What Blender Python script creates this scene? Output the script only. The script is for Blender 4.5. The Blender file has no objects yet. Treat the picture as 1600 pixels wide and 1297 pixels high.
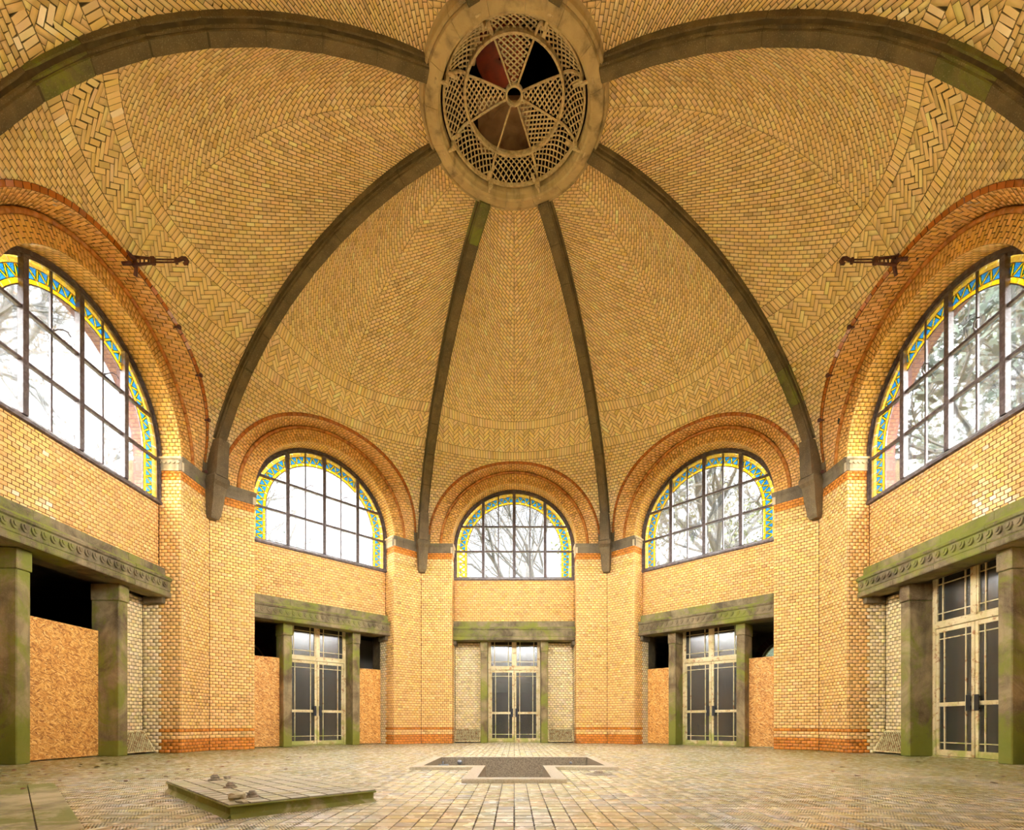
import bpy, bmesh, math, random
import numpy as np
from mathutils import Matrix, Vector
rnd = random.Random(7); rng = np.random.default_rng(7)
pi = math.pi; sin, cos, rad = math.sin, math.cos, math.radians
S = bpy.context.scene; COL = S.collection

# ------------------------------------------------------------------ camera, world, exposure
cam_d = bpy.data.cameras.new('camera'); cam = bpy.data.objects.new('camera', cam_d); COL.objects.link(cam)
CAMY, CAMZ = -9.192, 0.66
cam.location = (0, CAMY, CAMZ); cam.rotation_euler = (pi/2, 0, 0)
cam_d.sensor_width = 36; cam_d.lens = 780.8/1600*36; cam_d.shift_x = -3.4/1600; cam_d.shift_y = 482.5/1600
cam_d.clip_end = 500; S.camera = cam
S.view_settings.view_transform = 'Standard'; S.view_settings.look = 'None'; S.view_settings.gamma = 1
S.view_settings.use_curve_mapping = False; S.view_settings.exposure = 1.25
S.render.film_transparent = False
w = bpy.data.worlds.new('overcast_sky'); S.world = w; w.use_nodes = True
nt = w.node_tree; bg = nt.nodes['Background']
tc = nt.nodes.new('ShaderNodeTexCoord'); nz = nt.nodes.new('ShaderNodeTexNoise'); nz.inputs['Scale'].default_value = 2.2; nz.inputs['Detail'].default_value = 4
cr = nt.nodes.new('ShaderNodeValToRGB'); cr.color_ramp.elements[0].color = (.86, .92, 1, 1); cr.color_ramp.elements[1].color = (1, 1, 1, 1)
cr.color_ramp.elements[0].position = .3; cr.color_ramp.elements[1].position = .7
nt.links.new(tc.outputs['Generated'], nz.inputs['Vector']); nt.links.new(nz.outputs['Fac'], cr.inputs['Fac']); nt.links.new(cr.outputs['Color'], bg.inputs['Color'])
bg.inputs['Strength'].default_value = 0.8
# added unseen sun lamp as overcast daylight from the whole sky, brightening the hall
sun_d = bpy.data.lights.new('sky_fill_lamp', 'SUN'); sun_d.energy = 96; sun_d.angle = pi; sun_d.color = (1, .985, .95)
sun = bpy.data.objects.new('sky_fill_lamp', sun_d); sun.rotation_euler = (0, 0, 0); COL.objects.link(sun)
try:
    S.cycles.max_bounces = 14; S.cycles.diffuse_bounces = 8; S.cycles.glossy_bounces = 5; S.cycles.transparent_max_bounces = 16
    S.cycles.caustics_reflective = False; S.cycles.sample_clamp_indirect = 8
except Exception: pass

# ------------------------------------------------------------------ materials
MATS = {}
def new_mat(name):
    m = bpy.data.materials.new(name); m.use_nodes = True; MATS[name] = m
    nt = m.node_tree; return m, nt, nt.nodes['Principled BSDF'], nt.nodes, nt.links
def ramp(N, pts):
    r = N.new('ShaderNodeValToRGB'); e = r.color_ramp.elements
    while len(e) < len(pts): e.new(.5)
    for q, (p, c) in zip(e, pts): q.position = p; q.color = (*c, 1)
    return r
def noise(N, L, scale, detail=4, vec=None, dist=0, rough=.5):
    n = N.new('ShaderNodeTexNoise'); n.inputs['Scale'].default_value = scale; n.inputs['Detail'].default_value = detail
    n.inputs['Distortion'].default_value = dist; n.inputs['Roughness'].default_value = rough
    if vec: L.new(vec, n.inputs['Vector'])
    return n
def mixc(N, L, a, b, fac, mode='MIX'):
    x = N.new('ShaderNodeMix'); x.data_type = 'RGBA'; x.blend_type = mode
    for k, v in ((6, a), (7, b)):
        if hasattr(v, 'links'): L.new(v, x.inputs[k])
        else: x.inputs[k].default_value = (*v, 1)
    if hasattr(fac, 'links'): L.new(fac, x.inputs[0])
    else: x.inputs[0].default_value = fac
    return x.outputs[2]
def geo_pos(N, L, scale=None):
    g = N.new('ShaderNodeNewGeometry'); o = g.outputs['Position']
    if scale:
        mp = N.new('ShaderNodeMapping'); mp.inputs['Scale'].default_value = scale; L.new(o, mp.inputs['Vector']); o = mp.outputs[0]
    return o
def sep_z(N, L, pos):
    s = N.new('ShaderNodeSeparateXYZ'); L.new(pos, s.inputs[0]); return s
def maprange(N, L, v, a, b, c=0, d=1):
    m = N.new('ShaderNodeMapRange'); L.new(v, m.inputs[0])
    for i, x in enumerate((a, b, c, d)): m.inputs[i+1].default_value = x
    return m.outputs[0]
def math_n(N, L, op, a, b=None):
    m = N.new('ShaderNodeMath'); m.operation = op
    for i, v in enumerate((a, b)):
        if v is None: continue
        if hasattr(v, 'links'): L.new(v, m.inputs[i])
        else: m.inputs[i].default_value = v
    return m.outputs[0]
def bump(N, L, h, strength, dist, bs):
    b = N.new('ShaderNodeBump'); b.inputs['Strength'].default_value = strength; b.inputs['Distance'].default_value = dist
    L.new(h, b.inputs['Height']); L.new(b.outputs[0], bs.inputs['Normal'])

def mk_tinted(name, rough, grime, gcol, gl_lo=.5, gl_hi=.75, bumpd=.0, spec=.5, ridges=False, moss=0):
    m, nt, bs, N, L = new_mat(name)
    at = N.new('ShaderNodeAttribute'); at.attribute_name = 'tint'
    oi = N.new('ShaderNodeObjectInfo')
    base = mixc(N, L, at.outputs['Color'], oi.outputs['Color'], 1, 'MULTIPLY')
    pos = geo_pos(N, L)
    n1 = noise(N, L, 1.3, 2 if moss else 6, pos, .6, .6)
    base = mixc(N, L, base, gcol, math_n(N, L, 'MULTIPLY', maprange(N, L, n1.outputs['Fac'], gl_lo, gl_hi), grime))
    n2 = noise(N, L, 34, 3, pos)
    base = mixc(N, L, base, (.25, .18, .1), maprange(N, L, n2.outputs['Fac'], .66, .8, 0, .0 if ridges else .3))
    if moss:
        n3 = noise(N, L, .9, 3, pos, .3, .5)
        s = sep_z(N, L, pos)
        ax = math_n(N, L, 'ABSOLUTE', s.outputs[0])
        side = maprange(N, L, ax, 1.0, 7.0, -.22, .15)
        mf = maprange(N, L, math_n(N, L, 'ADD', n3.outputs['Fac'], side), .42, .72, 0, moss)
        base = mixc(N, L, base, (.33, .32, .09), mf)
    L.new(base, bs.inputs['Base Color'])
    n4 = noise(N, L, 9, 3, pos)
    L.new(maprange(N, L, n4.outputs['Fac'], .3, .7, rough*(.95 if ridges else .75), rough*(1.05 if ridges else 1.35)), bs.inputs['Roughness'])
    bs.inputs['Specular IOR Level'].default_value = spec
    if bumpd:
        n5 = noise(N, L, 22, 2, pos); bump(N, L, n5.outputs['Fac'], .5, bumpd, bs)
    if ridges:
        # anti-slip ribbing: raised lines, direction alternating from tile to tile
        s = sep_z(N, L, pos); P_ = .26
        d1_ = math_n(N, L, 'SINE', math_n(N, L, 'MULTIPLY', math_n(N, L, 'ADD', s.outputs[0], s.outputs[1]), pi/P_))
        d2_ = math_n(N, L, 'SINE', math_n(N, L, 'MULTIPLY', math_n(N, L, 'SUBTRACT', s.outputs[0], s.outputs[1]), pi/P_))
        ck = math_n(N, L, 'GREATER_THAN', math_n(N, L, 'MULTIPLY', d1_, d2_), 0)
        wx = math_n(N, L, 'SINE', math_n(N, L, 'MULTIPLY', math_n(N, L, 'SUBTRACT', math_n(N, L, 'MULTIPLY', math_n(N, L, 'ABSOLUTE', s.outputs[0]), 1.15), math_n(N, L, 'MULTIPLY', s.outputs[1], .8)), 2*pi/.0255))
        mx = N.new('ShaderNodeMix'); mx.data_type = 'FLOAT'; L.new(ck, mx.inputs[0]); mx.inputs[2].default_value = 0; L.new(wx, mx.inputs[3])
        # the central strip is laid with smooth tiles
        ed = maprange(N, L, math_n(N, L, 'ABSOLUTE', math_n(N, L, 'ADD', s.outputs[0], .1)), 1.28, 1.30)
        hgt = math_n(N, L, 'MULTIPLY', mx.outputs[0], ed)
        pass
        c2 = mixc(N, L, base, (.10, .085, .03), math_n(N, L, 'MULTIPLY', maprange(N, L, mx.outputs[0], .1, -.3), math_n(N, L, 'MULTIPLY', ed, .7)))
        L.new(c2, bs.inputs['Base Color'])
    return m
M_BRICK = mk_tinted('glazed_brick', .16, .18, (.36, .22, .05), .45, .8, .0008, .55)
M_VAULT = mk_tinted('glazed_vault_brick', .18, .25, (.42, .27, .07), .45, .8, .0008, .5)
M_TILE = mk_tinted('floor_tile', .27, .35, (.36, .28, .13), .5, .72, 0, .45, True, .85)
M_PTILE = mk_tinted('platform_tile', .55, .5, (.25, .22, .1), .45, .7, 0, .3, False, .8)

def mk_simple(name, col, rough=.6, metal=0, nscale=0, ncol=None, nlo=.45, nhi=.65, bumpd=0, spec=.4, stretch=None):
    m, nt, bs, N, L = new_mat(name)
    bs.inputs['Base Color'].default_value = (*col, 1); bs.inputs['Roughness'].default_value = rough; bs.inputs['Metallic'].default_value = metal
    bs.inputs['Specular IOR Level'].default_value = spec
    if nscale:
        pos = geo_pos(N, L, stretch); n = noise(N, L, nscale, 6, pos, .5, .6)
        L.new(mixc(N, L, col, ncol, maprange(N, L, n.outputs['Fac'], nlo, nhi)), bs.inputs['Base Color'])
        if bumpd: bump(N, L, n.outputs['Fac'], .7, bumpd, bs)
    return m
M_MORTAR = mk_simple('mortar', (.058, .04, .016), .95, 0, 5, (.10, .07, .028))
M_DARKIRON = mk_simple('dark_window_iron', (.07, .047, .04), .5, 0, 12, (.13, .10, .09), .45, .6, .001)
M_RUST = mk_simple('rusty_iron', (.06, .018, .012), .6, .2, 20, (.13, .04, .02), .4, .6, .002)
M_BLACK = mk_simple('black_handle_plate', (.015, .015, .017), .35)
M_CEMENT = mk_simple('basin_terrazzo', (.34, .28, .19), .6, 0, 45, (.19, .15, .10), .42, .6, .001)
M_DUCT = mk_simple('red_primed_duct', (.36, .06, .03), .5, 0, 3, (.15, .04, .025), .4, .65, .002)
M_BROWNP = mk_simple('brown_duct_plate', (.42, .24, .12), .6, 0, 3, (.22, .11, .05), .4, .7)
M_RIMC = mk_simple('basin_rim_stone', (.54, .47, .34), .5, 0, 40, (.42, .34, .22))
M_CASTIRON = mk_simple('painted_cast_iron', (.55, .42, .22), .5, 0, 14, (.34, .24, .11), .45, .65, .001)
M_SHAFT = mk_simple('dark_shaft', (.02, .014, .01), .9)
M_REDBRICK = mk_simple('red_outer_brick', (.10, .028, .02), .9, 0, 9, (.07, .022, .015))
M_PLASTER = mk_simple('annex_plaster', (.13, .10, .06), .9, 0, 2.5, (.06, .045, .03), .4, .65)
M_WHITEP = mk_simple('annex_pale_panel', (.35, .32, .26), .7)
M_BARK = mk_simple('bark', (.012, .011, .01), .9, 0, 8, (.03, .028, .024))
M_GROUND = mk_simple('park_ground', (.12, .13, .06), 1, 0, .4, (.2, .17, .09))
M_LEAFG = mk_simple('evergreen_leaves', (.012, .02, .012), .9, 0, 3, (.03, .045, .028))
M_LEAFY = mk_simple('yellow_green_leaves', (.045, .05, .01), .9, 0, 3, (.02, .03, .006))
M_LEAFB = mk_simple('brown_leaves', (.16, .06, .02), .8, 0, 9, (.08, .04, .02))
M_GRILLE = mk_simple('rusty_cream_grille', (.70, .62, .32), .6, 0, 14, (.42, .24, .08), .46, .62)

def mk_stone(name, a, b, moss_lo, moss_hi, topmoss=.25, groundmoss=0):
    m, nt, bs, N, L = new_mat(name)
    pos = geo_pos(N, L); st = geo_pos(N, L, (3, 3, .5))
    n1 = noise(N, L, 1.6, 7, pos, .7, .65); n2 = noise(N, L, 60, 3, pos); n3 = noise(N, L, 1.2, 6, st, .3, .6)
    c = mixc(N, L, a, b, maprange(N, L, n1.outputs['Fac'], .38, .62))
    c = mixc(N, L, c, (.06, .045, .025), maprange(N, L, n3.outputs['Fac'], .5, .75, 0, .75))
    c = mixc(N, L, c, (.5, .42, .25), maprange(N, L, n2.outputs['Fac'], .58, .75, 0, .35))
    g = N.new('ShaderNodeNewGeometry'); sn = sep_z(N, L, g.outputs['Normal'])
    n4 = noise(N, L, 1.1, 8, pos, .8, .7)
    f = math_n(N, L, 'ADD', n4.outputs['Fac'], maprange(N, L, sn.outputs[2], 0, 1, 0, topmoss))
    if groundmoss:
        sz = sep_z(N, L, pos); f = math_n(N, L, 'ADD', f, maprange(N, L, sz.outputs[2], .9, 0, 0, groundmoss))
    c = mixc(N, L, c, (.19, .21, .02), maprange(N, L, f, moss_lo, moss_hi, 0, .85))
    L.new(c, bs.inputs['Base Color']); bs.inputs['Roughness'].default_value = .75; bs.inputs['Specular IOR Level'].default_value = .3
    bump(N, L, n2.outputs['Fac'], .5, .003, bs)
    return m
M_STONE = mk_stone('weathered_stone', (.20, .155, .085), (.12, .09, .05), .58, .72, .2)
M_LINT = mk_stone('mossy_lintel_stone', (.27, .21, .11), (.095, .07, .035), .49, .64, .22)
M_POST = mk_stone('mossy_post_stone', (.34, .26, .13), (.13, .085, .04), .48, .62, .15, .16)
M_RIB = mk_stone('rib_stone', (.16, .112, .05), (.095, .066, .028), .66, .74, .1)
M_RIBM = mk_stone('mossy_rib_stone', (.16, .13, .045), (.10, .10, .025), .46, .6, .0)
M_RING = mk_stone('ring_stone', (.50, .37, .18), (.40, .29, .135), .8, .95, 0)
M_CREAM = mk_stone('cream_capital_stone', (.62, .52, .32), (.45, .36, .2), .8, .95, 0)
M_PLATSIDE = mk_stone('mossy_platform_side', (.55, .47, .27), (.34, .29, .12), .5, .58, .0, .06)
M_RUBBLE = mk_simple('pale_rubble', (.5, .43, .27), .9, 0, 9, (.28, .24, .12))

def mk_paint():
    m, nt, bs, N, L = new_mat('rusting_cream_paint')
    pos = geo_pos(N, L); n1 = noise(N, L, 9, 7, pos, .5, .7); n2 = noise(N, L, 2.5, 6, pos, .5, .6)
    c = mixc(N, L, (.72, .60, .33), (.58, .46, .2), maprange(N, L, n2.outputs['Fac'], .4, .65))
    c = mixc(N, L, c, (.36, .15, .04), maprange(N, L, n1.outputs['Fac'], .54, .64))
    s = sep_z(N, L, pos); f = math_n(N, L, 'ADD', n2.outputs['Fac'], maprange(N, L, s.outputs[2], 1.0, 0, 0, .22))
    c = mixc(N, L, c, (.36, .38, .06), maprange(N, L, f, .6, .75, 0, .8))
    L.new(c, bs.inputs['Base Color']); bs.inputs['Roughness'].default_value = .5
    return m
M_PAINT = mk_paint()
def mk_osb():
    m, nt, bs, N, L = new_mat('osb_board')
    tc = N.new('ShaderNodeTexCoord'); cols = []
    out = None
    for i, (rz, sc) in enumerate(((.5, (12, 1, 60)), (2.1, (13, 1, 62)), (1.2, (60, 1, 14)))):
        mp = N.new('ShaderNodeMapping'); mp.inputs['Rotation'].default_value = (0, rz, 0); mp.inputs['Scale'].default_value = (1, 1, 1); L.new(tc.outputs['Object'], mp.inputs['Vector'])
        n0 = noise(N, L, 11, 3, mp.outputs[0])
        m2 = N.new('ShaderNodeMapping'); m2.inputs['Scale'].default_value = sc; m2.inputs['Location'].default_value = (i*3.3, 0, i); L.new(mp.outputs[0], m2.inputs['Vector'])
        v = N.new('ShaderNodeTexVoronoi'); v.inputs['Scale'].default_value = 1; v.inputs['Randomness'].default_value = 1; L.new(m2.outputs[0], v.inputs['Vector'])
        sp = N.new('ShaderNodeSeparateColor'); L.new(v.outputs['Color'], sp.inputs[0])
        r = ramp(N, [(0, (.30, .10, .012)), (.35, (.60, .26, .045)), (.7, (.76, .38, .08)), (1, (.90, .58, .2))]); L.new(sp.outputs[0], r.inputs['Fac'])
        if out is None: out = r.outputs[0]; ht = sp.outputs[1]
        else: out = mixc(N, L, out, r.outputs[0], maprange(N, L, n0.outputs['Fac'], .48, .52))
    L.new(out, bs.inputs['Base Color']); bs.inputs['Roughness'].default_value = .6
    bump(N, L, ht, .4, .001, bs)
    return m
M_OSB = mk_osb()
def mk_glass(name, tint, gloss=.08, dirt=None, dirt_lo=.5, dirt_hi=.8, dirt_max=.5, stretch=(6, 6, 1), rough=.03):
    m, nt, bs, N, L = new_mat(name); out = N['Material Output']; N.remove(bs)
    tr = N.new('ShaderNodeBsdfTransparent'); tr.inputs[0].default_value = (*tint, 1)
    gl = N.new('ShaderNodeBsdfGlossy'); gl.inputs['Roughness'].default_value = rough
    mx = N.new('ShaderNodeMixShader'); lw = N.new('ShaderNodeLayerWeight'); lw.inputs[0].default_value = .5
    fac = math_n(N, L, 'ADD', math_n(N, L, 'MULTIPLY', lw.outputs['Fresnel'], .5), gloss)
    L.new(fac, mx.inputs[0]); L.new(tr.outputs[0], mx.inputs[1]); L.new(gl.outputs[0], mx.inputs[2]); last = mx.outputs[0]
    if dirt:
        df = N.new('ShaderNodeBsdfPrincipled'); df.inputs['Base Color'].default_value = (*dirt, 1); df.inputs['Roughness'].default_value = .35
        pos = geo_pos(N, L, stretch); n = noise(N, L, 3, 6, pos, .3, .6)
        m2 = N.new('ShaderNodeMixShader'); L.new(maprange(N, L, n.outputs['Fac'], dirt_lo, dirt_hi, dirt_max*.25, dirt_max), m2.inputs[0])
        L.new(last, m2.inputs[1]); L.new(df.outputs[0], m2.inputs[2]); last = m2.outputs[0]
    L.new(last, out.inputs['Surface']); return m
M_GLASS = mk_glass('window_glass', (.93, .95, .97), .02, (.6, .62, .6), .5, .8, .07, (1, 1, 1))
M_DGLASS = mk_glass('dirty_door_glass', (.34, .31, .27), .05, (.12, .11, .085), .25, .85, .55, (3, 3, .5), .16)
M_AGLASS = mk_glass('annex_glass', (.55, .6, .5), .05, (.3, .3, .2), .4, .7, .4, (2, 2, 2), .05)
def mk_stained(name, c):
    m, nt, bs, N, L = new_mat(name); out = N['Material Output']; N.remove(bs)
    tr = N.new('ShaderNodeBsdfTransparent'); tl = N.new('ShaderNodeBsdfTranslucent'); gl = N.new('ShaderNodeBsdfGlossy'); gl.inputs['Roughness'].default_value = .1
    pos = geo_pos(N, L); n = noise(N, L, 25, 3, pos)
    c1 = mixc(N, L, tuple(x*.6 for x in c), tuple(min(1, x*1.35) for x in c), n.outputs['Fac'])
    L.new(c1, tr.inputs[0]); L.new(c1, tl.inputs[0])
    a = N.new('ShaderNodeMixShader'); a.inputs[0].default_value = .12; L.new(tr.outputs[0], a.inputs[1]); L.new(tl.outputs[0], a.inputs[2])
    b = N.new('ShaderNodeMixShader'); b.inputs[0].default_value = .06; L.new(a.outputs[0], b.inputs[1]); L.new(gl.outputs[0], b.inputs[2])
    L.new(b.outputs[0], out.inputs['Surface']); return m
M_SBLUE = mk_stained('blue_stained_glass', (.13, .38, .62)); M_SYEL = mk_stained('yellow_stained_glass', (.74, .54, .08))
M_SPALE = mk_stained('pale_yellow_glass', (.72, .58, .2)); M_SORA = mk_stained('orange_glass_line', (.4, .2, .04))

# ------------------------------------------------------------------ object helpers
def link(o, parent=None):
    COL.objects.link(o)
    if parent is not None: o.parent = parent
    return o
def tag(o, label=None, cat=None, group=None, kind=None):
    for k, v in (('label', label), ('category', cat), ('group', group), ('kind', kind)):
        if v: o[k] = v
    return o
def empty(name, loc=(0, 0, 0), rz=0, parent=None):
    o = bpy.data.objects.new(name, None); o.location = loc; o.rotation_euler = (0, 0, rz); o.empty_display_size = .1
    return link(o, parent)
def mobj(name, me, parent=None, loc=None, rot=None, kind=None):
    o = bpy.data.objects.new(name, me)
    if loc is not None: o.location = loc
    if rot is not None: o.rotation_euler = rot
    if kind: o['kind'] = kind
    return link(o, parent)
class MB:
    def __init__(s): s.v = []; s.f = []; s.n = 0
    def add(s, verts, faces):
        s.f += [tuple(i+s.n for i in f) for f in faces]; s.v += [tuple(v) for v in verts]; s.n += len(verts); return s
    def box(s, x0, x1, y0, y1, z0, z1):
        return s.add([(x, y, z) for x in (x0, x1) for y in (y0, y1) for z in (z0, z1)],
                     [(0, 1, 3, 2), (4, 6, 7, 5), (0, 4, 5, 1), (2, 3, 7, 6), (0, 2, 6, 4), (1, 5, 7, 3)])
    def bbox(s, x0, x1, y0, y1, z0, z1, b=.008):
        # box with chamfered edges
        X = (x0, x1); Y = (y0, y1); Z = (z0, z1); V = []
        for i in (0, 1):
            for j in (0, 1):
                for k in (0, 1):
                    sx, sy, sz = (b if i == 0 else -b), (b if j == 0 else -b), (b if k == 0 else -b)
                    V += [(X[i], Y[j]+sy, Z[k]+sz), (X[i]+sx, Y[j], Z[k]+sz), (X[i]+sx, Y[j]+sy, Z[k])]
        c = lambda i, j, k: 3*(i*4+j*2+k)
        F = []
        for i in (0, 1): F.append((c(i,0,0), c(i,0,1), c(i,1,1), c(i,1,0)))
        for j in (0, 1): F.append((c(0,j,0)+1, c(0,j,1)+1, c(1,j,1)+1, c(1,j,0)+1))
        for k in (0, 1): F.append((c(0,0,k)+2, c(0,1,k)+2, c(1,1,k)+2, c(1,0,k)+2))
        for j in (0, 1):
            for k in (0, 1): F.append((c(0,j,k)+1, c(0,j,k)+2, c(1,j,k)+2, c(1,j,k)+1))
        for i in (0, 1):
            for k in (0, 1): F.append((c(i,0,k), c(i,0,k)+2, c(i,1,k)+2, c(i,1,k)))
            for j in (0, 1): F.append((c(i,j,0), c(i,j,0)+1, c(i,j,1)+1, c(i,j,1)))
        for i in (0, 1):
            for j in (0, 1):
                for k in (0, 1): F.append((c(i,j,k), c(i,j,k)+1, c(i,j,k)+2))
        return s.add(V, F)
    def extr(s, poly, axis, a, b):
        # extrude 2D polygon along an axis: axis x: poly=(y,z); y: (x,z); z: (x,y)
        def p(q, c): return {'x': (c, q[0], q[1]), 'y': (q[0], c, q[1]), 'z': (q[0], q[1], c)}[axis]
        n = len(poly); V = [p(q, a) for q in poly]+[p(q, b) for q in poly]
        F = [tuple(range(n)), tuple(range(2*n-1, n-1, -1))]+[(i, (i+1) % n, n+(i+1) % n, n+i) for i in range(n)]
        return s.add(V, F)
    def tube(s, pts, r, k=6, caps=True):
        pts = [Vector(p) for p in pts]; rs = r if isinstance(r, (list, tuple)) else [r]*len(pts); V = []; F = []
        for i, p in enumerate(pts):
            d = (pts[min(i+1, len(pts)-1)]-pts[max(i-1, 0)]).normalized()
            a = d.orthogonal().normalized() if i == 0 else (a-d*a.dot(d)).normalized()
            b = d.cross(a)
            V += [tuple(p+(a*cos(2*pi*j/k)+b*sin(2*pi*j/k))*rs[i]) for j in range(k)]
        for i in range(len(pts)-1):
            F += [(i*k+j, i*k+(j+1) % k, (i+1)*k+(j+1) % k, (i+1)*k+j) for j in range(k)]
        if caps: F += [tuple(range(k-1, -1, -1)), tuple(range((len(pts)-1)*k, len(pts)*k))]
        return s.add(V, F)
    def lathe(s, prof, n=24, c=(0, 0, 0), full=2*pi, a0=0):
        V = []; F = []; m = len(prof); cl = abs(full-2*pi) < 1e-6; steps = n if cl else n+1
        for i in range(steps):
            a = a0+full*i/n
            V += [(c[0]+r*cos(a), c[1]+r*sin(a), c[2]+z) for r, z in prof]
        for i in range(n):
            j = (i+1) % steps
            F += [(i*m+q, j*m+q, j*m+q+1, i*m+q+1) for q in range(m-1)]
        return s.add(V, F)
    def mesh(s, name, mat, smooth=False):
        me = bpy.data.meshes.new(name); me.from_pydata(s.v, [], s.f); me.materials.append(mat)
        bm = bmesh.new(); bm.from_mesh(me); bmesh.ops.recalc_face_normals(bm, faces=bm.faces); bm.to_mesh(me); bm.free()
        if smooth: me.polygons.foreach_set('use_smooth', [True]*len(me.polygons))
        return me
    def build(s, name, mat, parent=None, smooth=False, loc=None, rot=None, kind=None):
        return mobj(name, s.mesh(name, mat, smooth), parent, loc, rot, kind)

# ------------------------------------------------------------------ brick machinery
VAU = np.array([.92, .66, .31]); YEL = np.array([.85, .50, .17]); ORA = np.array([.68, .24, .03]); BRN = np.array([.36, .13, .03]); PAL = np.array([.88, .70, .38]); DEE = np.array([.82, .50, .15])
def vary(col, n, r=rng):
    c = np.tile(col, (n, 1)) if col.ndim == 1 else col.copy()
    k = r.normal(1, .055, n); x = r.random(n)
    k = np.where(x < .09, k*.82, np.where(x > .93, k*1.12, k))
    c = c*k[:, None]; c[:, 2] *= r.normal(1, .09, n).clip(.7, 1.35); c[:, 1] *= r.normal(1, .02, n)
    return c.clip(.01, .92)
def field(u0, u1, w0, w1, bl=.129, bh=.0775, shift=0., stag=.5):
    """running-bond cells covering a rectangle: (N,4,2)"""
    nr = max(1, round((w1-w0)/bh)); h = (w1-w0)/nr; out = []
    for r in range(nr):
        x = u0-(((r % 2)*stag+shift) % 1)*bl
        while x < u1-1e-6:
            a, b = max(x, u0), min(x+bl, u1)
            if b-a > .018: out.append(((a, w0+r*h), (b, w0+r*h), (b, w0+(r+1)*h), (a, w0+(r+1)*h)))
            x += bl
    return np.array(out) if out else np.zeros((0, 4, 2))
def clip_cells(q, funcs):
    """keep cells where every f(u,w)>=0; cut the ones that cross. -> quads, polygon list"""
    if len(q) == 0: return q, []
    vals = [f(q[..., 0], q[..., 1]) for f in funcs]
    inside = np.all([v.min(1) >= 0 for v in vals], axis=0); gone = np.any([v.max(1) <= 0 for v in vals], axis=0)
    mixed = ~inside & ~gone; polys = []
    for cell in q[mixed]:
        p = [tuple(x) for x in cell]
        for f in funcs:
            if len(p) < 3: break
            A = np.array(p); fv = f(A[:, 0], A[:, 1]); o = []
            for i in range(len(p)):
                j = (i+1) % len(p)
                if fv[i] >= 0: o.append(p[i])
                if (fv[i] >= 0) != (fv[j] >= 0):
                    t = fv[i]/(fv[i]-fv[j]); o.append((p[i][0]+(p[j][0]-p[i][0])*t, p[i][1]+(p[j][1]-p[i][1])*t))
            p = o
        if len(p) >= 3:
            A = np.array(p); x, y = A[:, 0], A[:, 1]
            if abs(np.dot(x, np.roll(y, -1))-np.dot(y, np.roll(x, -1)))/2 > .0002: polys.append(A)
    return q[inside], polys
def unit(a): return a/np.maximum(np.linalg.norm(a, axis=-1, keepdims=True), 1e-9)
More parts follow.
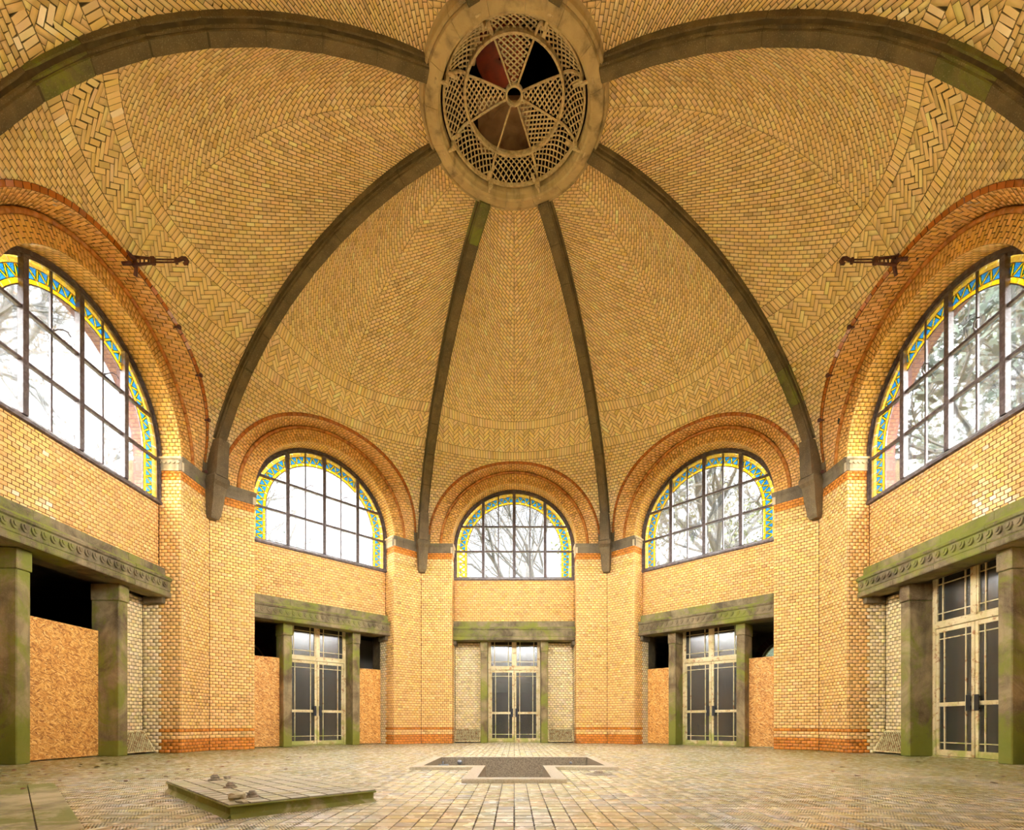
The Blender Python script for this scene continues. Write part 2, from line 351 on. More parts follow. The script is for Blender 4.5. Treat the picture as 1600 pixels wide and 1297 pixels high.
class Bricks:
    """collects brick cells already placed in 3D; writes them as one mesh or single objects"""
    def __init__(s, inward, joint=.0045, depth=.010, ch=.0035): s.Q = []; s.C = []; s.P = []; s.PC = []; s.inw = inward; s.j = joint; s.d = depth; s.ch = ch; s.tl = 1.0
    def add(s, q2, polys, mp, colf, r=rng):
        if len(q2):
            P = mp(q2.reshape(-1, 2)).reshape(-1, 4, 3); c = q2.mean(1); s.Q.append(P); s.C.append(vary(colf(c[:, 0], c[:, 1]), len(P), r))
        for p in polys:
            c = p.mean(0)[None]; s.P.append(mp(p)); s.PC.append(vary(colf(c[:, 0], c[:, 1]), 1, r)[0])
    def finish(s):
        s.Q = np.concatenate(s.Q) if s.Q else np.zeros((0, 4, 3)); s.C = np.concatenate(s.C) if s.C else np.zeros((0, 3))
        n = unit(np.cross(s.Q[:, 1]-s.Q[:, 0], s.Q[:, 3]-s.Q[:, 0])); c = s.Q.mean(1); inw = s.inw(c)
        flip = (n*inw).sum(1) < 0; s.Q[flip] = s.Q[flip][:, ::-1]; n[flip] *= -1; s.N = n; s.Cn = c
    def mesh(s, name, mat, keep=None):
        Q, C, N = (s.Q, s.C, s.N) if keep is None else (s.Q[keep], s.C[keep], s.N[keep])
        nq = len(Q); e1 = unit(np.roll(Q, -1, 1)-Q); e2 = unit(np.roll(Q, 1, 1)-Q); e = e1+e2
        base = Q+e*s.j-N[:, None]*s.d; tilt = (rng.normal(0, .0008, (nq, 1, 1))*np.array([-1, 1, 1, -1])[None, :, None]+rng.normal(0, .0006, (nq, 1, 1))*np.array([-1, -1, 1, 1])[None, :, None])
        top = Q+e*(s.j+s.ch)+N[:, None]*tilt*s.tl+N[:, None]*rng.normal(0, .0005*s.tl, (nq, 1, 1))
        V = np.concatenate([base, top], 1).reshape(-1, 3)
        o = (np.arange(nq)*8)[:, None, None]
        F = (np.array([[4, 5, 6, 7], [0, 1, 5, 4], [1, 2, 6, 5], [2, 3, 7, 6], [3, 0, 4, 7]])[None]+o).reshape(-1)
        cols = np.repeat(C, 5, 0).reshape(-1, 5, 3); cols[:, 1:] *= .34; cols = cols.reshape(-1, 3); starts = np.arange(nq*5)*4; totals = np.full(nq*5, 4)
        V = [V]; F = [F]; cols = [cols]; starts = [starts]; totals = [totals]; nv = nq*8; nl = nq*20
        for P, c in zip(s.P, s.PC):
            k = len(P); ce = P.mean(0); n = np.zeros(3)
            for i in range(k): n += np.cross(P[i]-ce, P[(i+1) % k]-ce)
            n = unit(n); 
            if (n*s.inw(ce[None])[0]).sum() < 0: P = P[::-1]; n = -n
            dv = ce-P; L = np.linalg.norm(dv, axis=1, keepdims=True); dv = dv/np.maximum(L, 1e-6)
            b = P+dv*np.minimum(s.j*1.35, L*.3)-n*s.d; t = P+dv*np.minimum((s.j+s.ch)*1.35, L*.45)
            V.append(np.concatenate([b, t])); f = list(range(nv+k, nv+2*k)); st = [0]; tt = [k]
            for i in range(k): f += [nv+i, nv+(i+1) % k, nv+k+(i+1) % k, nv+k+i]; st.append(k+4*i); tt.append(4)
            F.append(np.array(f)); starts.append(np.array(st)+nl); totals.append(np.array(tt)); cols.append(np.concatenate([c[None], np.tile(c*.34, (k, 1))])); nv += 2*k; nl += len(f)
        V = np.concatenate(V); F = np.concatenate(F); starts = np.concatenate(starts); totals = np.concatenate(totals); cols = np.concatenate(cols)
        me = bpy.data.meshes.new(name); me.vertices.add(len(V)); me.vertices.foreach_set('co', V.astype(np.float32).ravel())
        me.loops.add(len(F)); me.loops.foreach_set('vertex_index', F.astype(np.int32))
        me.polygons.add(len(starts)); me.polygons.foreach_set('loop_start', starts.astype(np.int32)); me.polygons.foreach_set('loop_total', totals.astype(np.int32))
        me.update(calc_edges=True)
        a = me.attributes.new('tint', 'FLOAT_COLOR', 'FACE'); a.data.foreach_set('color', np.c_[cols, np.ones(len(cols))].astype(np.float32).ravel())
        me.materials.append(mat); return me
    def singles(s, idx, mat, parent, name='brick'):
        key = (round(s.j, 4), mat.name)
        if key not in UNIT:
            me = MB(); b = .5; t = .5
            me.add([(-b, -b, -s.d), (b, -b, -s.d), (b, b, -s.d), (-b, b, -s.d), (-.47, -.45, 0), (.47, -.45, 0), (.47, .45, 0), (-.47, .45, 0)],
                   [(4, 5, 6, 7), (0, 1, 5, 4), (1, 2, 6, 5), (2, 3, 7, 6), (3, 0, 4, 7)])
            m = me.mesh(name, mat); a = m.attributes.new('tint', 'FLOAT_COLOR', 'FACE'); a.data.foreach_set('color', [1.0]*4+[.34, .34, .34, 1.0]*(len(m.polygons)-1)); UNIT[key] = m
        m = UNIT[key]
        for i in idx:
            q = s.Q[i]; c = q.mean(0); U = (q[1]+q[2]-q[0]-q[3])/2; W = (q[3]+q[2]-q[0]-q[1])/2; lu, lw = np.linalg.norm(U), np.linalg.norm(W)
            N = s.N[i]; Uu = U/lu; Ww = np.cross(N, Uu); o = bpy.data.objects.new(name, m)
            tl = rnd.gauss(0, .008); tm = rnd.gauss(0, .008)
            M = Matrix(((Uu[0]*(lu-2*s.j), Ww[0]*(lw-2*s.j), N[0], c[0]), (Uu[1]*(lu-2*s.j), Ww[1]*(lw-2*s.j), N[1], c[1]), (Uu[2]*(lu-2*s.j), Ww[2]*(lw-2*s.j), N[2], c[2]), (0, 0, 0, 1)))
            link(o, parent); o.matrix_basis = M@Matrix.Rotation(tl*s.tl, 4, 'X')@Matrix.Rotation(tm*s.tl, 4, 'Y'); o.color = (*s.C[i], 1)
UNIT = {}
def largest(W, N, n, minpx=0):
    """indices of the n cells that show largest from the camera (W: N x 4 x 3 world positions)"""
    Z = W[..., 1]-CAMY; ok = Z.min(1) > .5; Zs = np.maximum(Z, .5)
    x = 803.4+780.8*W[..., 0]/Zs; y = 1131-780.8*(W[..., 2]-CAMZ)/Zs
    ok &= (x.min(1) > 2) & (x.max(1) < 1598) & (y.min(1) > 2) & (y.max(1) < 1295)
    a = np.abs(((x*np.roll(y, -1, 1)-y*np.roll(x, -1, 1)).sum(1))/2)
    ok &= ((np.array([0, CAMY, CAMZ])-W.mean(1))*N).sum(1) > 0
    a = np.where(ok, a, 0); i = np.argsort(-a)[:n]; return i[a[i] > minpx]
def rotz(P, th):
    c, s_ = cos(th), sin(th); return np.stack([P[..., 0]*c+P[..., 1]*s_, -P[..., 0]*s_+P[..., 1]*c, P[..., 2]], -1)

# ------------------------------------------------------------------ building geometry (metres; bay frame: x along the wall, y outwards, z up)
AP = 7.5; HV = AP*math.tan(pi/8); A = 2.07; NR = 8.007; NL = 8.37; HS = 6.6
BAYS = [(0, 'front'), (45, 'front_right'), (90, 'right'), (135, 'back_right'), (180, 'back'), (225, 'back_left'), (270, 'left'), (315, 'front_left')]
NICE = {'front': 'far', 'front_right': 'front right', 'right': 'right', 'back_right': 'back right', 'back': 'back', 'back_left': 'back left', 'left': 'left', 'front_left': 'front left'}
# web surface
CE, RE = (1.0, 4.45), 7.5; CC, RC = (2.42, 6.93), 5.09
aE0 = math.asin((6.82-CE[1])/RE); aE1 = math.acos((1.66-CE[0])/RE); AK = rad(60.8)
def beta_of(a):
    a = np.asarray(a); lo = np.arcsin(np.clip((CE[1]+RE*np.sin(a)-CC[1])/RC, -1, 1)); bk = math.asin((CE[1]+RE*sin(AK)-CC[1])/RC)
    r = RE*cos(AK)/(RC*cos(bk)); bend = math.acos((1.66-CC[0])/RC); X = aE1-AK; k = (bend-bk-r*X)/X**2; x = a-AK
    return np.where(a < AK, lo, bk+r*x+k*x*x)
aT = np.linspace(aE0, aE1, 400); bT = beta_of(aT); B0 = float(bT[0]); WTOP = RC*float(bT[-1]-B0)
def sect(a, b):
    rr = CE[0]+RE*np.cos(a); hr = CE[1]+RE*np.sin(a); nc = CC[0]+RC*np.cos(b); hc = CC[1]+RC*np.sin(b)
    return rr*sin(pi/8), rr*cos(pi/8), hr, nc, hc
def web_sv(s, a):
    tr, nr, hr, nc, hc = sect(a, beta_of(a)); return np.stack([tr*s, nc-(nc-nr)*s*s, hc+(hr-hc)*s*s], -1)
def web_uw(P):
    u, ww = P[:, 0], P[:, 1]; b = B0+ww/RC; a = np.interp(b, bT, aT); tr, nr, hr, nc, hc = sect(a, b)
    D = np.maximum(nc-nr, 1e-3); s = u/tr
    for _ in range(5):
        R_ = np.sqrt(tr*tr+4*D*D*s*s); L = .5*(s*R_+tr*tr/(2*D)*np.arcsinh(2*D*s/tr)); s = s-(L-u)/R_
    s = s.clip(-1.0, 1.0); return np.stack([tr*s, nc-(nc-nr)*s*s, hc+(hr-hc)*s*s], -1)
def web_U(ww):
    b = B0+ww/RC; a = np.interp(b, bT, aT); tr, nr, hr, nc, hc = sect(a, b); D = np.maximum(nc-nr, 1e-3)
    R_ = np.sqrt(tr*tr+4*D*D); return .5*(R_+tr*tr/(2*D)*np.arcsinh(2*D/tr))
BA, BB = 2.84, 2.49
def arch_F(t, h): return (t/BA)**2+(np.maximum(h-HS, 0)/BB)**2-1
def web_at(t, H):
    if H <= 6.82: return AP
    lo, hi = aE0, AK
    for _ in range(40):
        m = (lo+hi)/2; tr, nr, hr, nc, hc = sect(m, float(beta_of(m))); s = min(1, abs(t)/tr); hh = hc+(hr-hc)*s*s
        if hh < H: lo = m
        else: hi = m
    return float(nc-(nc-nr)*s*s)
WB, WT = 2.46, 3.52
def web_cells():
    """cells of one web in (u,w), with a colour family"""
    Uf = lambda u, w_: web_U(w_)-np.abs(u)+.02
    def Ff(u, w_):
        sh = u.shape; p = web_uw(np.stack([u.ravel(), w_.ravel()], 1)); return arch_F(p[:, 0], p[:, 2]).reshape(sh)*1.4-.07
    out = []
    q = field(-3.3, 3.3, 0, WB); out.append(clip_cells(q, [Uf, Ff]))
    for w0, w1 in ((WB, WB+.22), (WT-.22, WT)):
        q = field(-3.3, 3.3, w0, w1, .082, .22); out.append(clip_cells(q, [Uf, Ff]))
    # herringbone band
    h0, h1 = WB+.22, WT-.22; wd = .0775; n = 3; cells = []
    for k in range(-60, 60):
        for j in range(-20, 20):
            x, y = k+6*j, k
            cells.append(((x, y), (x+3, y), (x+3, y+1), (x, y+1))); cells.append(((x-1, y), (x, y), (x, y+3), (x-1, y+3)))
    cells = np.array(cells, float)*wd; r2 = math.sqrt(.5)
    H = np.stack([(cells[..., 0]-cells[..., 1])*r2, (cells[..., 0]+cells[..., 1])*r2+h0-.02], -1)
    m = (H[..., 0].min(1) > -.3) & (H[..., 0].max(1) < 3.5) & (H[..., 1].max(1) > h0-.1) & (H[..., 1].min(1) < h1+.1); H = H[m]
    g = [lambda u, w_: w_-h0, lambda u, w_: h1-w_, Uf]
    out.append(clip_cells(H, g+[lambda u, w_: u])); H2 = H.copy(); H2[..., 0] *= -1; H2 = H2[:, ::-1]; out.append(clip_cells(H2, g+[lambda u, w_: -u]))
    # diagonal courses above
    G = field(-6, 9, -6, 9, .129, .0775)
    D = np.stack([(G[..., 0]-G[..., 1])*r2, (G[..., 0]+G[..., 1])*r2+WT], -1)
    m = (D[..., 0].max(1) > 0) & (D[..., 0].min(1) < 3.2) & (D[..., 1].max(1) > WT) & (D[..., 1].min(1) < WTOP); D = D[m]
    g = [lambda u, w_: w_-WT, lambda u, w_: WTOP+.05-w_, Uf]
    out.append(clip_cells(D, g+[lambda u, w_: u])); D2 = D.copy(); D2[..., 0] *= -1; D2 = D2[:, ::-1]; out.append(clip_cells(D2, g+[lambda u, w_: -u]))
    return out

# ================================================================== CEILING (vault)
ceiling = tag(empty('ceiling'), 'yellow glazed brick umbrella dome with eight dark stone ribs and stone ring', 'ceiling', kind='structure')
webcells = web_cells()
inw_dome = lambda c: np.array([0, 0, 5.0])-c
BV = []
for th, nm in BAYS:
    B = Bricks(inw_dome, .0031, .010, .0016)
    for q, pl in webcells: B.add(q, pl, web_uw, lambda u, w_: np.tile(VAU, (len(u), 1)))
    B.finish(); BV.append(B)
# backing shell of a web
def web_shell():
    ss = np.concatenate([np.linspace(-1, -.8, 21), np.linspace(-.8, .8, 61)[1:], np.linspace(.8, 1, 21)[1:]])
    V = []; nv = 46
    for s_ in ss:
        a0 = aE0; t0 = web_sv(np.array([s_]), np.array([aE0]))[0]
        aa = np.linspace(aE0, AK, 500); p = web_sv(np.full(500, s_), aa); F = arch_F(p[:, 0], p[:, 2]); bad = np.where(F < 0.0)[0]
        if len(bad): a0 = aa[min(bad[-1]+1, 499)]
        av = np.linspace(a0, aE1, nv); p = web_sv(np.full(nv, s_), av)
        V.append(p)
    V = np.array(V); dd = unit(V-np.array([0, 0, 5.0]))*.0125; V = V+dd
    F = [(i*nv+j, (i+1)*nv+j, (i+1)*nv+j+1, i*nv+j+1) for i in range(len(ss)-1) for j in range(nv-1)]
    me = bpy.data.meshes.new('vault_web'); me.from_pydata([tuple(v) for v in V.reshape(-1, 3)], [], F); me.materials.append(M_MORTAR)
    me.polygons.foreach_set('use_smooth', [True]*len(F)); return me
shell = web_shell()
allW = []; 
for bi, ((th, nm), B) in enumerate(zip(BAYS, BV)):
    Wd = rotz(B.Q, rad(th)); Nd = rotz(B.N, rad(th)); i = largest(Wd, Nd, 320); 
    Z = Wd[i][..., 1]-CAMY; x = 780.8*Wd[i][..., 0]/Z; y = -780.8*Wd[i][..., 2]/Z
    a = np.abs(((x*np.roll(y, -1, 1)-y*np.roll(x, -1, 1)).sum(1))/2); allW += [(float(v), bi, int(k)) for v, k in zip(a, i)]
allW.sort(reverse=True); pick = {}
for v, bi, k in allW[:300]: pick.setdefault(bi, []).append(k)
for bi, ((th, nm), B) in enumerate(zip(BAYS, BV)):
    web = mobj('vault_web', shell, ceiling, rot=(0, 0, -rad(th)))
    keep = np.ones(len(B.Q), bool); keep[pick.get(bi, [])] = False
    mobj('brick', B.mesh('brick', M_VAULT, keep), web, kind='stuff')
    B.singles(pick.get(bi, []), M_VAULT, web)
# ribs
RS = 7.33; a_lo = math.asin((7.50-CE[1])/RS); a_hi = math.acos((1.60-CE[0])/RS); NST = 9; dA = (a_hi-a_lo)/NST
sec = [(-.10, 0), (.10, 0), (.10, .03), (.122, .05), (.122, .10), (.16, .125), (.16, .32), (-.16, .32), (-.16, .125), (-.122, .10), (-.122, .05), (-.10, .03)]
mb = MB(); K = 5; V = []; F = []
for i in range(K+1):
    a = .0006+(dA-.0012)*i/K
    ch = .006 if i in (0, K) else 0
    V += [(x*(1-ch*3), (RS+d+ch)*cos(a), (RS+d+ch)*sin(a)) for x, d in sec]
m_ = len(sec)
for i in range(K): F += [(i*m_+j, i*m_+(j+1) % m_, (i+1)*m_+(j+1) % m_, (i+1)*m_+j) for j in range(m_)]
F += [tuple(range(m_)), tuple(range(K*m_, (K+1)*m_))]
mb.add(V, F); rib_stone = mb.mesh('stone', M_RIB); rib_moss = mb.mesh('stone', M_RIBM)
mc = MB(); V = []; n_ = 30
for i in range(n_+1):
    a = a_lo+(a_hi-a_lo)*i/n_; V += [(x, (RS+d)*cos(a), (RS+d)*sin(a)) for x, d in ((-.09, .008), (.09, .008), (.15, .13), (.15, .3), (-.15, .3), (-.15, .13))]
mc.add(V, [(i*6+j, i*6+(j+1) % 6, i*6+6+(j+1) % 6, i*6+6+j) for i in range(n_) for j in range(6)]); core_me = mc.mesh('rib_core', M_MORTAR)
for k in range(8):
    rz = -rad(22.5+45*k); rib = empty('rib', rz=rz, parent=ceiling)
    mobj('rib_core', core_me, rib, (0, CE[0], CE[1]))
    for j in range(NST):
        o = mobj('stone', rib_moss if (k, j) in ((7, 8), (5, 2), (2, 2), (1, 1)) else rib_stone, rib, (0, CE[0], CE[1]), (a_lo+j*dA, 0, 0)); o.delta_location = (0, rnd.uniform(-.006, .004), 0)
    # springer block and corbel under the rib
    # springer block: a stem with shoulders running onto both walls
    vx = AP/cos(pi/8)
    mb = MB()
    y0, y1 = vx-.35, 7.69
    prof = [(-.155, 6.66), (.155, 6.66), (.145, 7.15), (.135, 7.52), (-.135, 7.52), (-.145, 7.15)]
    Vf = []
    for xx, zz in prof:
        yy = 7.62+(7.72-7.62)*0 - (zz-6.66)*.0 + (.10 if zz < 6.7 else (.07 if zz < 7.2 else .03))-.06
        Vf.append((xx, yy, zz))
    Vb = [(xx, vx+.05, zz) for xx, zz in prof]; n = len(prof)
    mb.add(Vf+Vb, [tuple(range(n)), tuple(range(n, 2*n))]+[(i, (i+1) % n, n+(i+1) % n, n+i) for i in range(n)])
    mb.build('springer', M_RIB, rib)
    mb = MB()
    for sg in (-1, 1):
        # shoulder wedge following the wall plane, with a stepped sloping top
        P = [(0, 6.66), (.27, 6.66), (.30, 7.0), (.40, 7.36), (.36, 7.44), (0, 7.58)]
        def wp(d, off, z): # distance d along the wall from the vertex, off = proud of the wall
            bx, by = sg*d*cos(pi/8), vx-d*sin(pi/8); return (bx-sg*off*sin(pi/8)*0, by-off, z)
        Va = [wp(d, .055, z) for d, z in P]; Vb = [wp(d, -.1, z) for d, z in P]; n = len(P)
        mb.add(Va+Vb, [tuple(range(n)), tuple(range(n, 2*n))]+[(i, (i+1) % n, n+(i+1) % n, n+i) for i in range(n)])
    mb.build('shoulder', M_RIB, rib)
    mb = MB()
    # corbel: moulded abacus, then a tapering block with a hollow chamfer underneath
    def ring4(hw, yf, z): return [(-hw, yf, z), (hw, yf, z), (hw, vx, z), (-hw, vx, z)]
    lv = [(.18, 7.70, 6.68), (.20, 7.66, 6.63), (.20, 7.66, 6.52), (.17, 7.73, 6.44), (.16, 7.75, 6.36), (.145, 7.79, 6.1), (.13, 7.86, 5.82), (.125, 7.87, 5.76), (.10, 7.92, 5.68)]
    V = sum([ring4(*l) for l in lv], []); F = [(i*4+j, i*4+(j+1) % 4, (i+1)*4+(j+1) % 4, (i+1)*4+j) for i in range(len(lv)-1) for j in range(4)]+[(0, 1, 2, 3), tuple(range(len(V)-4, len(V)))]
    mb.add(V, F); mb.build('corbel', M_RIB, rib)
# oculus ring: stone segments
ringp = [(1.80, 12.10), (1.70, 11.92), (1.69, 11.84), (1.655, 11.81), (1.63, 11.84), (1.61, 11.80), (1.42, 11.75), (1.385, 11.765), (1.37, 11.83), (1.345, 11.86), (1.34, 11.96), (1.345, 11.99), (1.74, 12.03), (1.74, 12.5), (1.8, 12.5)]
rg = empty('oculus_ring', parent=ceiling); mb = MB(); NS = 16
mb.lathe(ringp+[ringp[0]], 6, full=2*pi/NS-.004, a0=.002)
n = len(ringp)+1
mb.f.append(tuple(range(n-1))); mb.f.append(tuple(range(6*n, 7*n-1)))
rs = mb.mesh('stone', M_RING)
for k in range(NS): mobj('stone', rs, rg, (0, 0, 0), (0, 0, 2*pi*(k+.3)/NS))
# shaft above, with the old duct
sh = tag(empty('ventilation_shaft', (0, 0, 12.5)), 'dark ventilation shaft above the round opening of the dome', 'shaft', kind='structure')
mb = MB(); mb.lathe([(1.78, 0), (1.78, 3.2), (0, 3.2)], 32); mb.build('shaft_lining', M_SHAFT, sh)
duct = tag(empty('ventilation_duct', (0, 0, 12.75)), 'red-brown ventilation duct behind the broken lattice of the dome opening', 'duct')
mb = MB(); mb.lathe([(.02, -.02), (.42, -.02), (.44, 0), (.44, 1.3), (.38, 1.3)], 28); mb.build('duct_pipe', M_DUCT, duct, True, loc=(-.26, -.12, 0))
mb = MB(); mb.extr([(-.72, .42), (.30, .42), (.30, 1.3), (-.72, 1.3)], 'z', -.1, 0); mb.lathe([(.3, -.12), (.36, -.12), (.36, -.1)], 24, c=(-.1, .85, 0)); mb.build('duct_plate', M_BROWNP, duct)
mb = MB(); mb.tube([(-.78, -.05, .0), (-.62, -.55, .1)], .07, 8); mb.build('duct_brace', M_CASTIRON, duct)
# lantern grille
og = tag(empty('oculus_grille', (0, 0, 12.2)), 'round cast iron lattice grille with spokes filling the opening at the top of the dome', 'grille')
def gz(r):  # height of the grille surface at radius r, relative to 12.2
    if r <= .909: return .03-(r/.909)**2*.07
    q = min(1, (r-.909)/(1.285-.909)); return -.04+.05*sin(pi*q)*(1-q)-.22*q**2.2
def torus_rect(r, z, wd, ht, n=64):
    m = MB(); m.lathe([(r-wd/2, z), (r-wd/3, z-ht*.35), (r+wd/3, z-ht*.35), (r+wd/2, z), (r+wd/2, z+ht*.6), (r-wd/2, z+ht*.6), (r-wd/2, z)], n); return m
torus_rect(1.285, -.26, .045, .07).build('outer_ring', M_CASTIRON, og); torus_rect(.905, -.05, .055, .10).build('middle_ring', M_CASTIRON, og); torus_rect(.145, .02, .045, .07, 32).build('hub', M_CASTIRON, og)
for k in range(8):
    a = rad(22.5+45*k); rz = a
    m = MB(); m.tube([(r, 0, gz(r)-.01) for r in np.linspace(.16, .89, 6)], .019, 6); m.build('spoke', M_CASTIRON, og, rot=(0, 0, rz))
    m = MB(); m.tube([(r, 0, gz(r)-.005-.02*sin(pi*(r-.9)/.39)) for r in np.linspace(.92, 1.285, 9)], .026, 6); m.build('outer_rib', M_CASTIRON, og, rot=(0, 0, rz))
    m = MB(); m.bbox(1.26, 1.47, -.02, .02, -.42, -.38, .004); m.bbox(1.44, 1.49, -.05, .05, -.44, -.33, .006); m.bbox(1.24, 1.30, -.045, .045, -.40, -.24, .006); m.bbox(1.10, 1.26, .03, .09, -.29, -.26, .004)
    m.build('clamp', M_CASTIRON, og, rot=(0, 0, rz))
def lattice(r0, r1, half, sp, bw):
    m = MB(); ang = half-.012
    def inside(x, y): r = math.hypot(x, y); return r0 < r < r1 and abs(math.atan2(y, x)) < ang+.012-.024/max(r, .1)
    for sg in (-1, 1):
        dx, dy = cos(rad(52)), sg*sin(rad(52)); nx, ny = -dy, dx
        for k in range(-40, 41):
            c = k*sp; run = []; 
            for q in np.arange(-2, 2, .012):
                x, y = dx*q+nx*c, dy*q+ny*c
                if inside(x, y): run.append((x, y))
                else:
                    if len(run) >= 3:
                        st = run[::5]+([run[-1]] if (len(run)-1) % 5 else [])
                        V = []
                        for (x1, y1) in st:
                            z = gz(math.hypot(x1, y1))+(.004 if sg > 0 else -.004)
                            for ss, zz in ((-1, 0), (1, 0), (1, .014), (-1, .014)): V.append((x1+nx*bw*ss, y1+ny*bw*ss, z+zz))
                        F = [(i*4+j, i*4+(j+1) % 4, i*4+4+(j+1) % 4, i*4+4+j) for i in range(len(st)-1) for j in range(4)]; m.add(V, F)
                    run = []
    return m.mesh('lattice_panel', M_CASTIRON)
lo_ = lattice(.93, 1.265, pi/8, .068, .0105); li_ = lattice(.17, .885, pi/8, .068, .0105)
for k in range(8):
    rz = rad(45*k); mobj('lattice_panel', lo_, og, rot=(0, 0, rz))
# camera looks along +y; image-top of the opening is towards -y. present: top(-y), sides(+-x), lower right
for a in (-90, 0, 180, 45): mobj('lattice_panel', li_, og, rot=(0, 0, rad(a)))

# ================================================================== FLOOR
XW, YW0, YW1 = 1.33, -1.86, -.06; XN, YN0 = .42, -3.50   # basin opening: wide part and narrow part
floor = tag(empty('floor'), 'pale beige ribbed tile floor of the hall', 'floor', kind='structure')
mb = MB()
def slab(x0, x1, y0, y1): mb.box(x0, x1, y0, y1, -.10, -.009)
E_ = 12.6
g_ = .05; slab(-E_, E_, YW1+g_, E_); slab(-E_, -XW-g_, YW0-g_, YW1+g_); slab(XW+g_, E_, YW0-g_, YW1+g_); slab(-E_, -XN-g_, YN0-g_, YW0-g_); slab(XN+g_, E_, YN0-g_, YW0-g_); slab(-E_, E_, -E_, YN0-g_)
mb.build('floor_bed', M_MORTAR, floor)
TS = .13
gx = (np.arange(-68, 68))*TS; T = []
X, Y = np.meshgrid(gx, gx); x0 = X.ravel(); y0 = Y.ravel()
q = np.stack([np.stack([x0, y0], -1), np.stack([x0+TS, y0], -1), np.stack([x0+TS, y0+TS], -1), np.stack([x0, y0+TS], -1)], 1)
c = q.mean(1); okm = np.ones(len(c), bool)
for k in range(8):
    a = rad(45*k); okm &= c[:, 0]*sin(a)+c[:, 1]*cos(a) < 8.72
q = q[okm]; 
def notbox(x0, x1, y0, y1): return lambda u, w_: np.maximum(np.maximum(x0-u, u-x1), np.maximum(y0-w_, w_-y1))
# cells over the basin rims are dropped/cut to the rim outline
def outside(bx):
    x0, x1, y0, y1 = bx; return (q[..., 0].min(1) >= x1-1e-6) | (q[..., 0].max(1) <= x0+1e-6) | (q[..., 1].min(1) >= y1-1e-6) | (q[..., 1].max(1) <= y0+1e-6)
RW = (-1.49, 1.49, -2.08, .10); RN = (-.585, .585, -3.65, -2.0)
cen = q.mean(1)
inb = ((cen[:, 0] > RW[0]) & (cen[:, 0] < RW[1]) & (cen[:, 1] > RW[2]) & (cen[:, 1] < RW[3])) | ((cen[:, 0] > RN[0]) & (cen[:, 0] < RN[1]) & (cen[:, 1] > RN[2]) & (cen[:, 1] < RN[3]))
q = q[~inb]; cen = q.mean(1)
# platform and floor slab footprint (rotated 45 degrees)
PF = np.array([-1.968, 3.435+CAMY]); e1 = np.array([1, 1])/math.sqrt(2); e2 = np.array([-1, 1])/math.sqrt(2)
rel = cen-PF; inp = ((rel@e1 > .08) & (rel@e1 < 1.06) & (rel@e2 > .08) & (rel@e2 < 1.94))
SC = np.array([-5.10, 5.54+CAMY]); rel = cen-SC; d1 = np.array([1, -1])/math.sqrt(2); d2 = np.array([-1, -1])/math.sqrt(2)
ins = (rel@d1 > 0) & (rel@d2 > 0) & (rel@d1 < 3.4)
q = q[~(inp | ins)]; cen = q.mean(1)
TB = Bricks(lambda c: np.tile([0, 0, 1.0], (len(c), 1)), .002, .006, .0015)
def tcol(u, w_):
    base = np.tile(np.array([.74, .66, .42]), (len(u), 1)); r = rng.random(len(u))
    base[r < .18] = [.62, .59, .44]; base[(r > .18) & (r < .3)] = [.78, .64, .38]; return base
TB.tl = .25; TB.add(q, [], lambda P: np.c_[P, np.zeros(len(P))], tcol); TB.finish()
idx = largest(TB.Q, TB.N, 300); keep = np.ones(len(TB.Q), bool); keep[idx] = False
mobj('tile', TB.mesh('tile', M_TILE, keep), floor, kind='stuff'); TB.singles(idx, M_TILE, floor, 'tile')

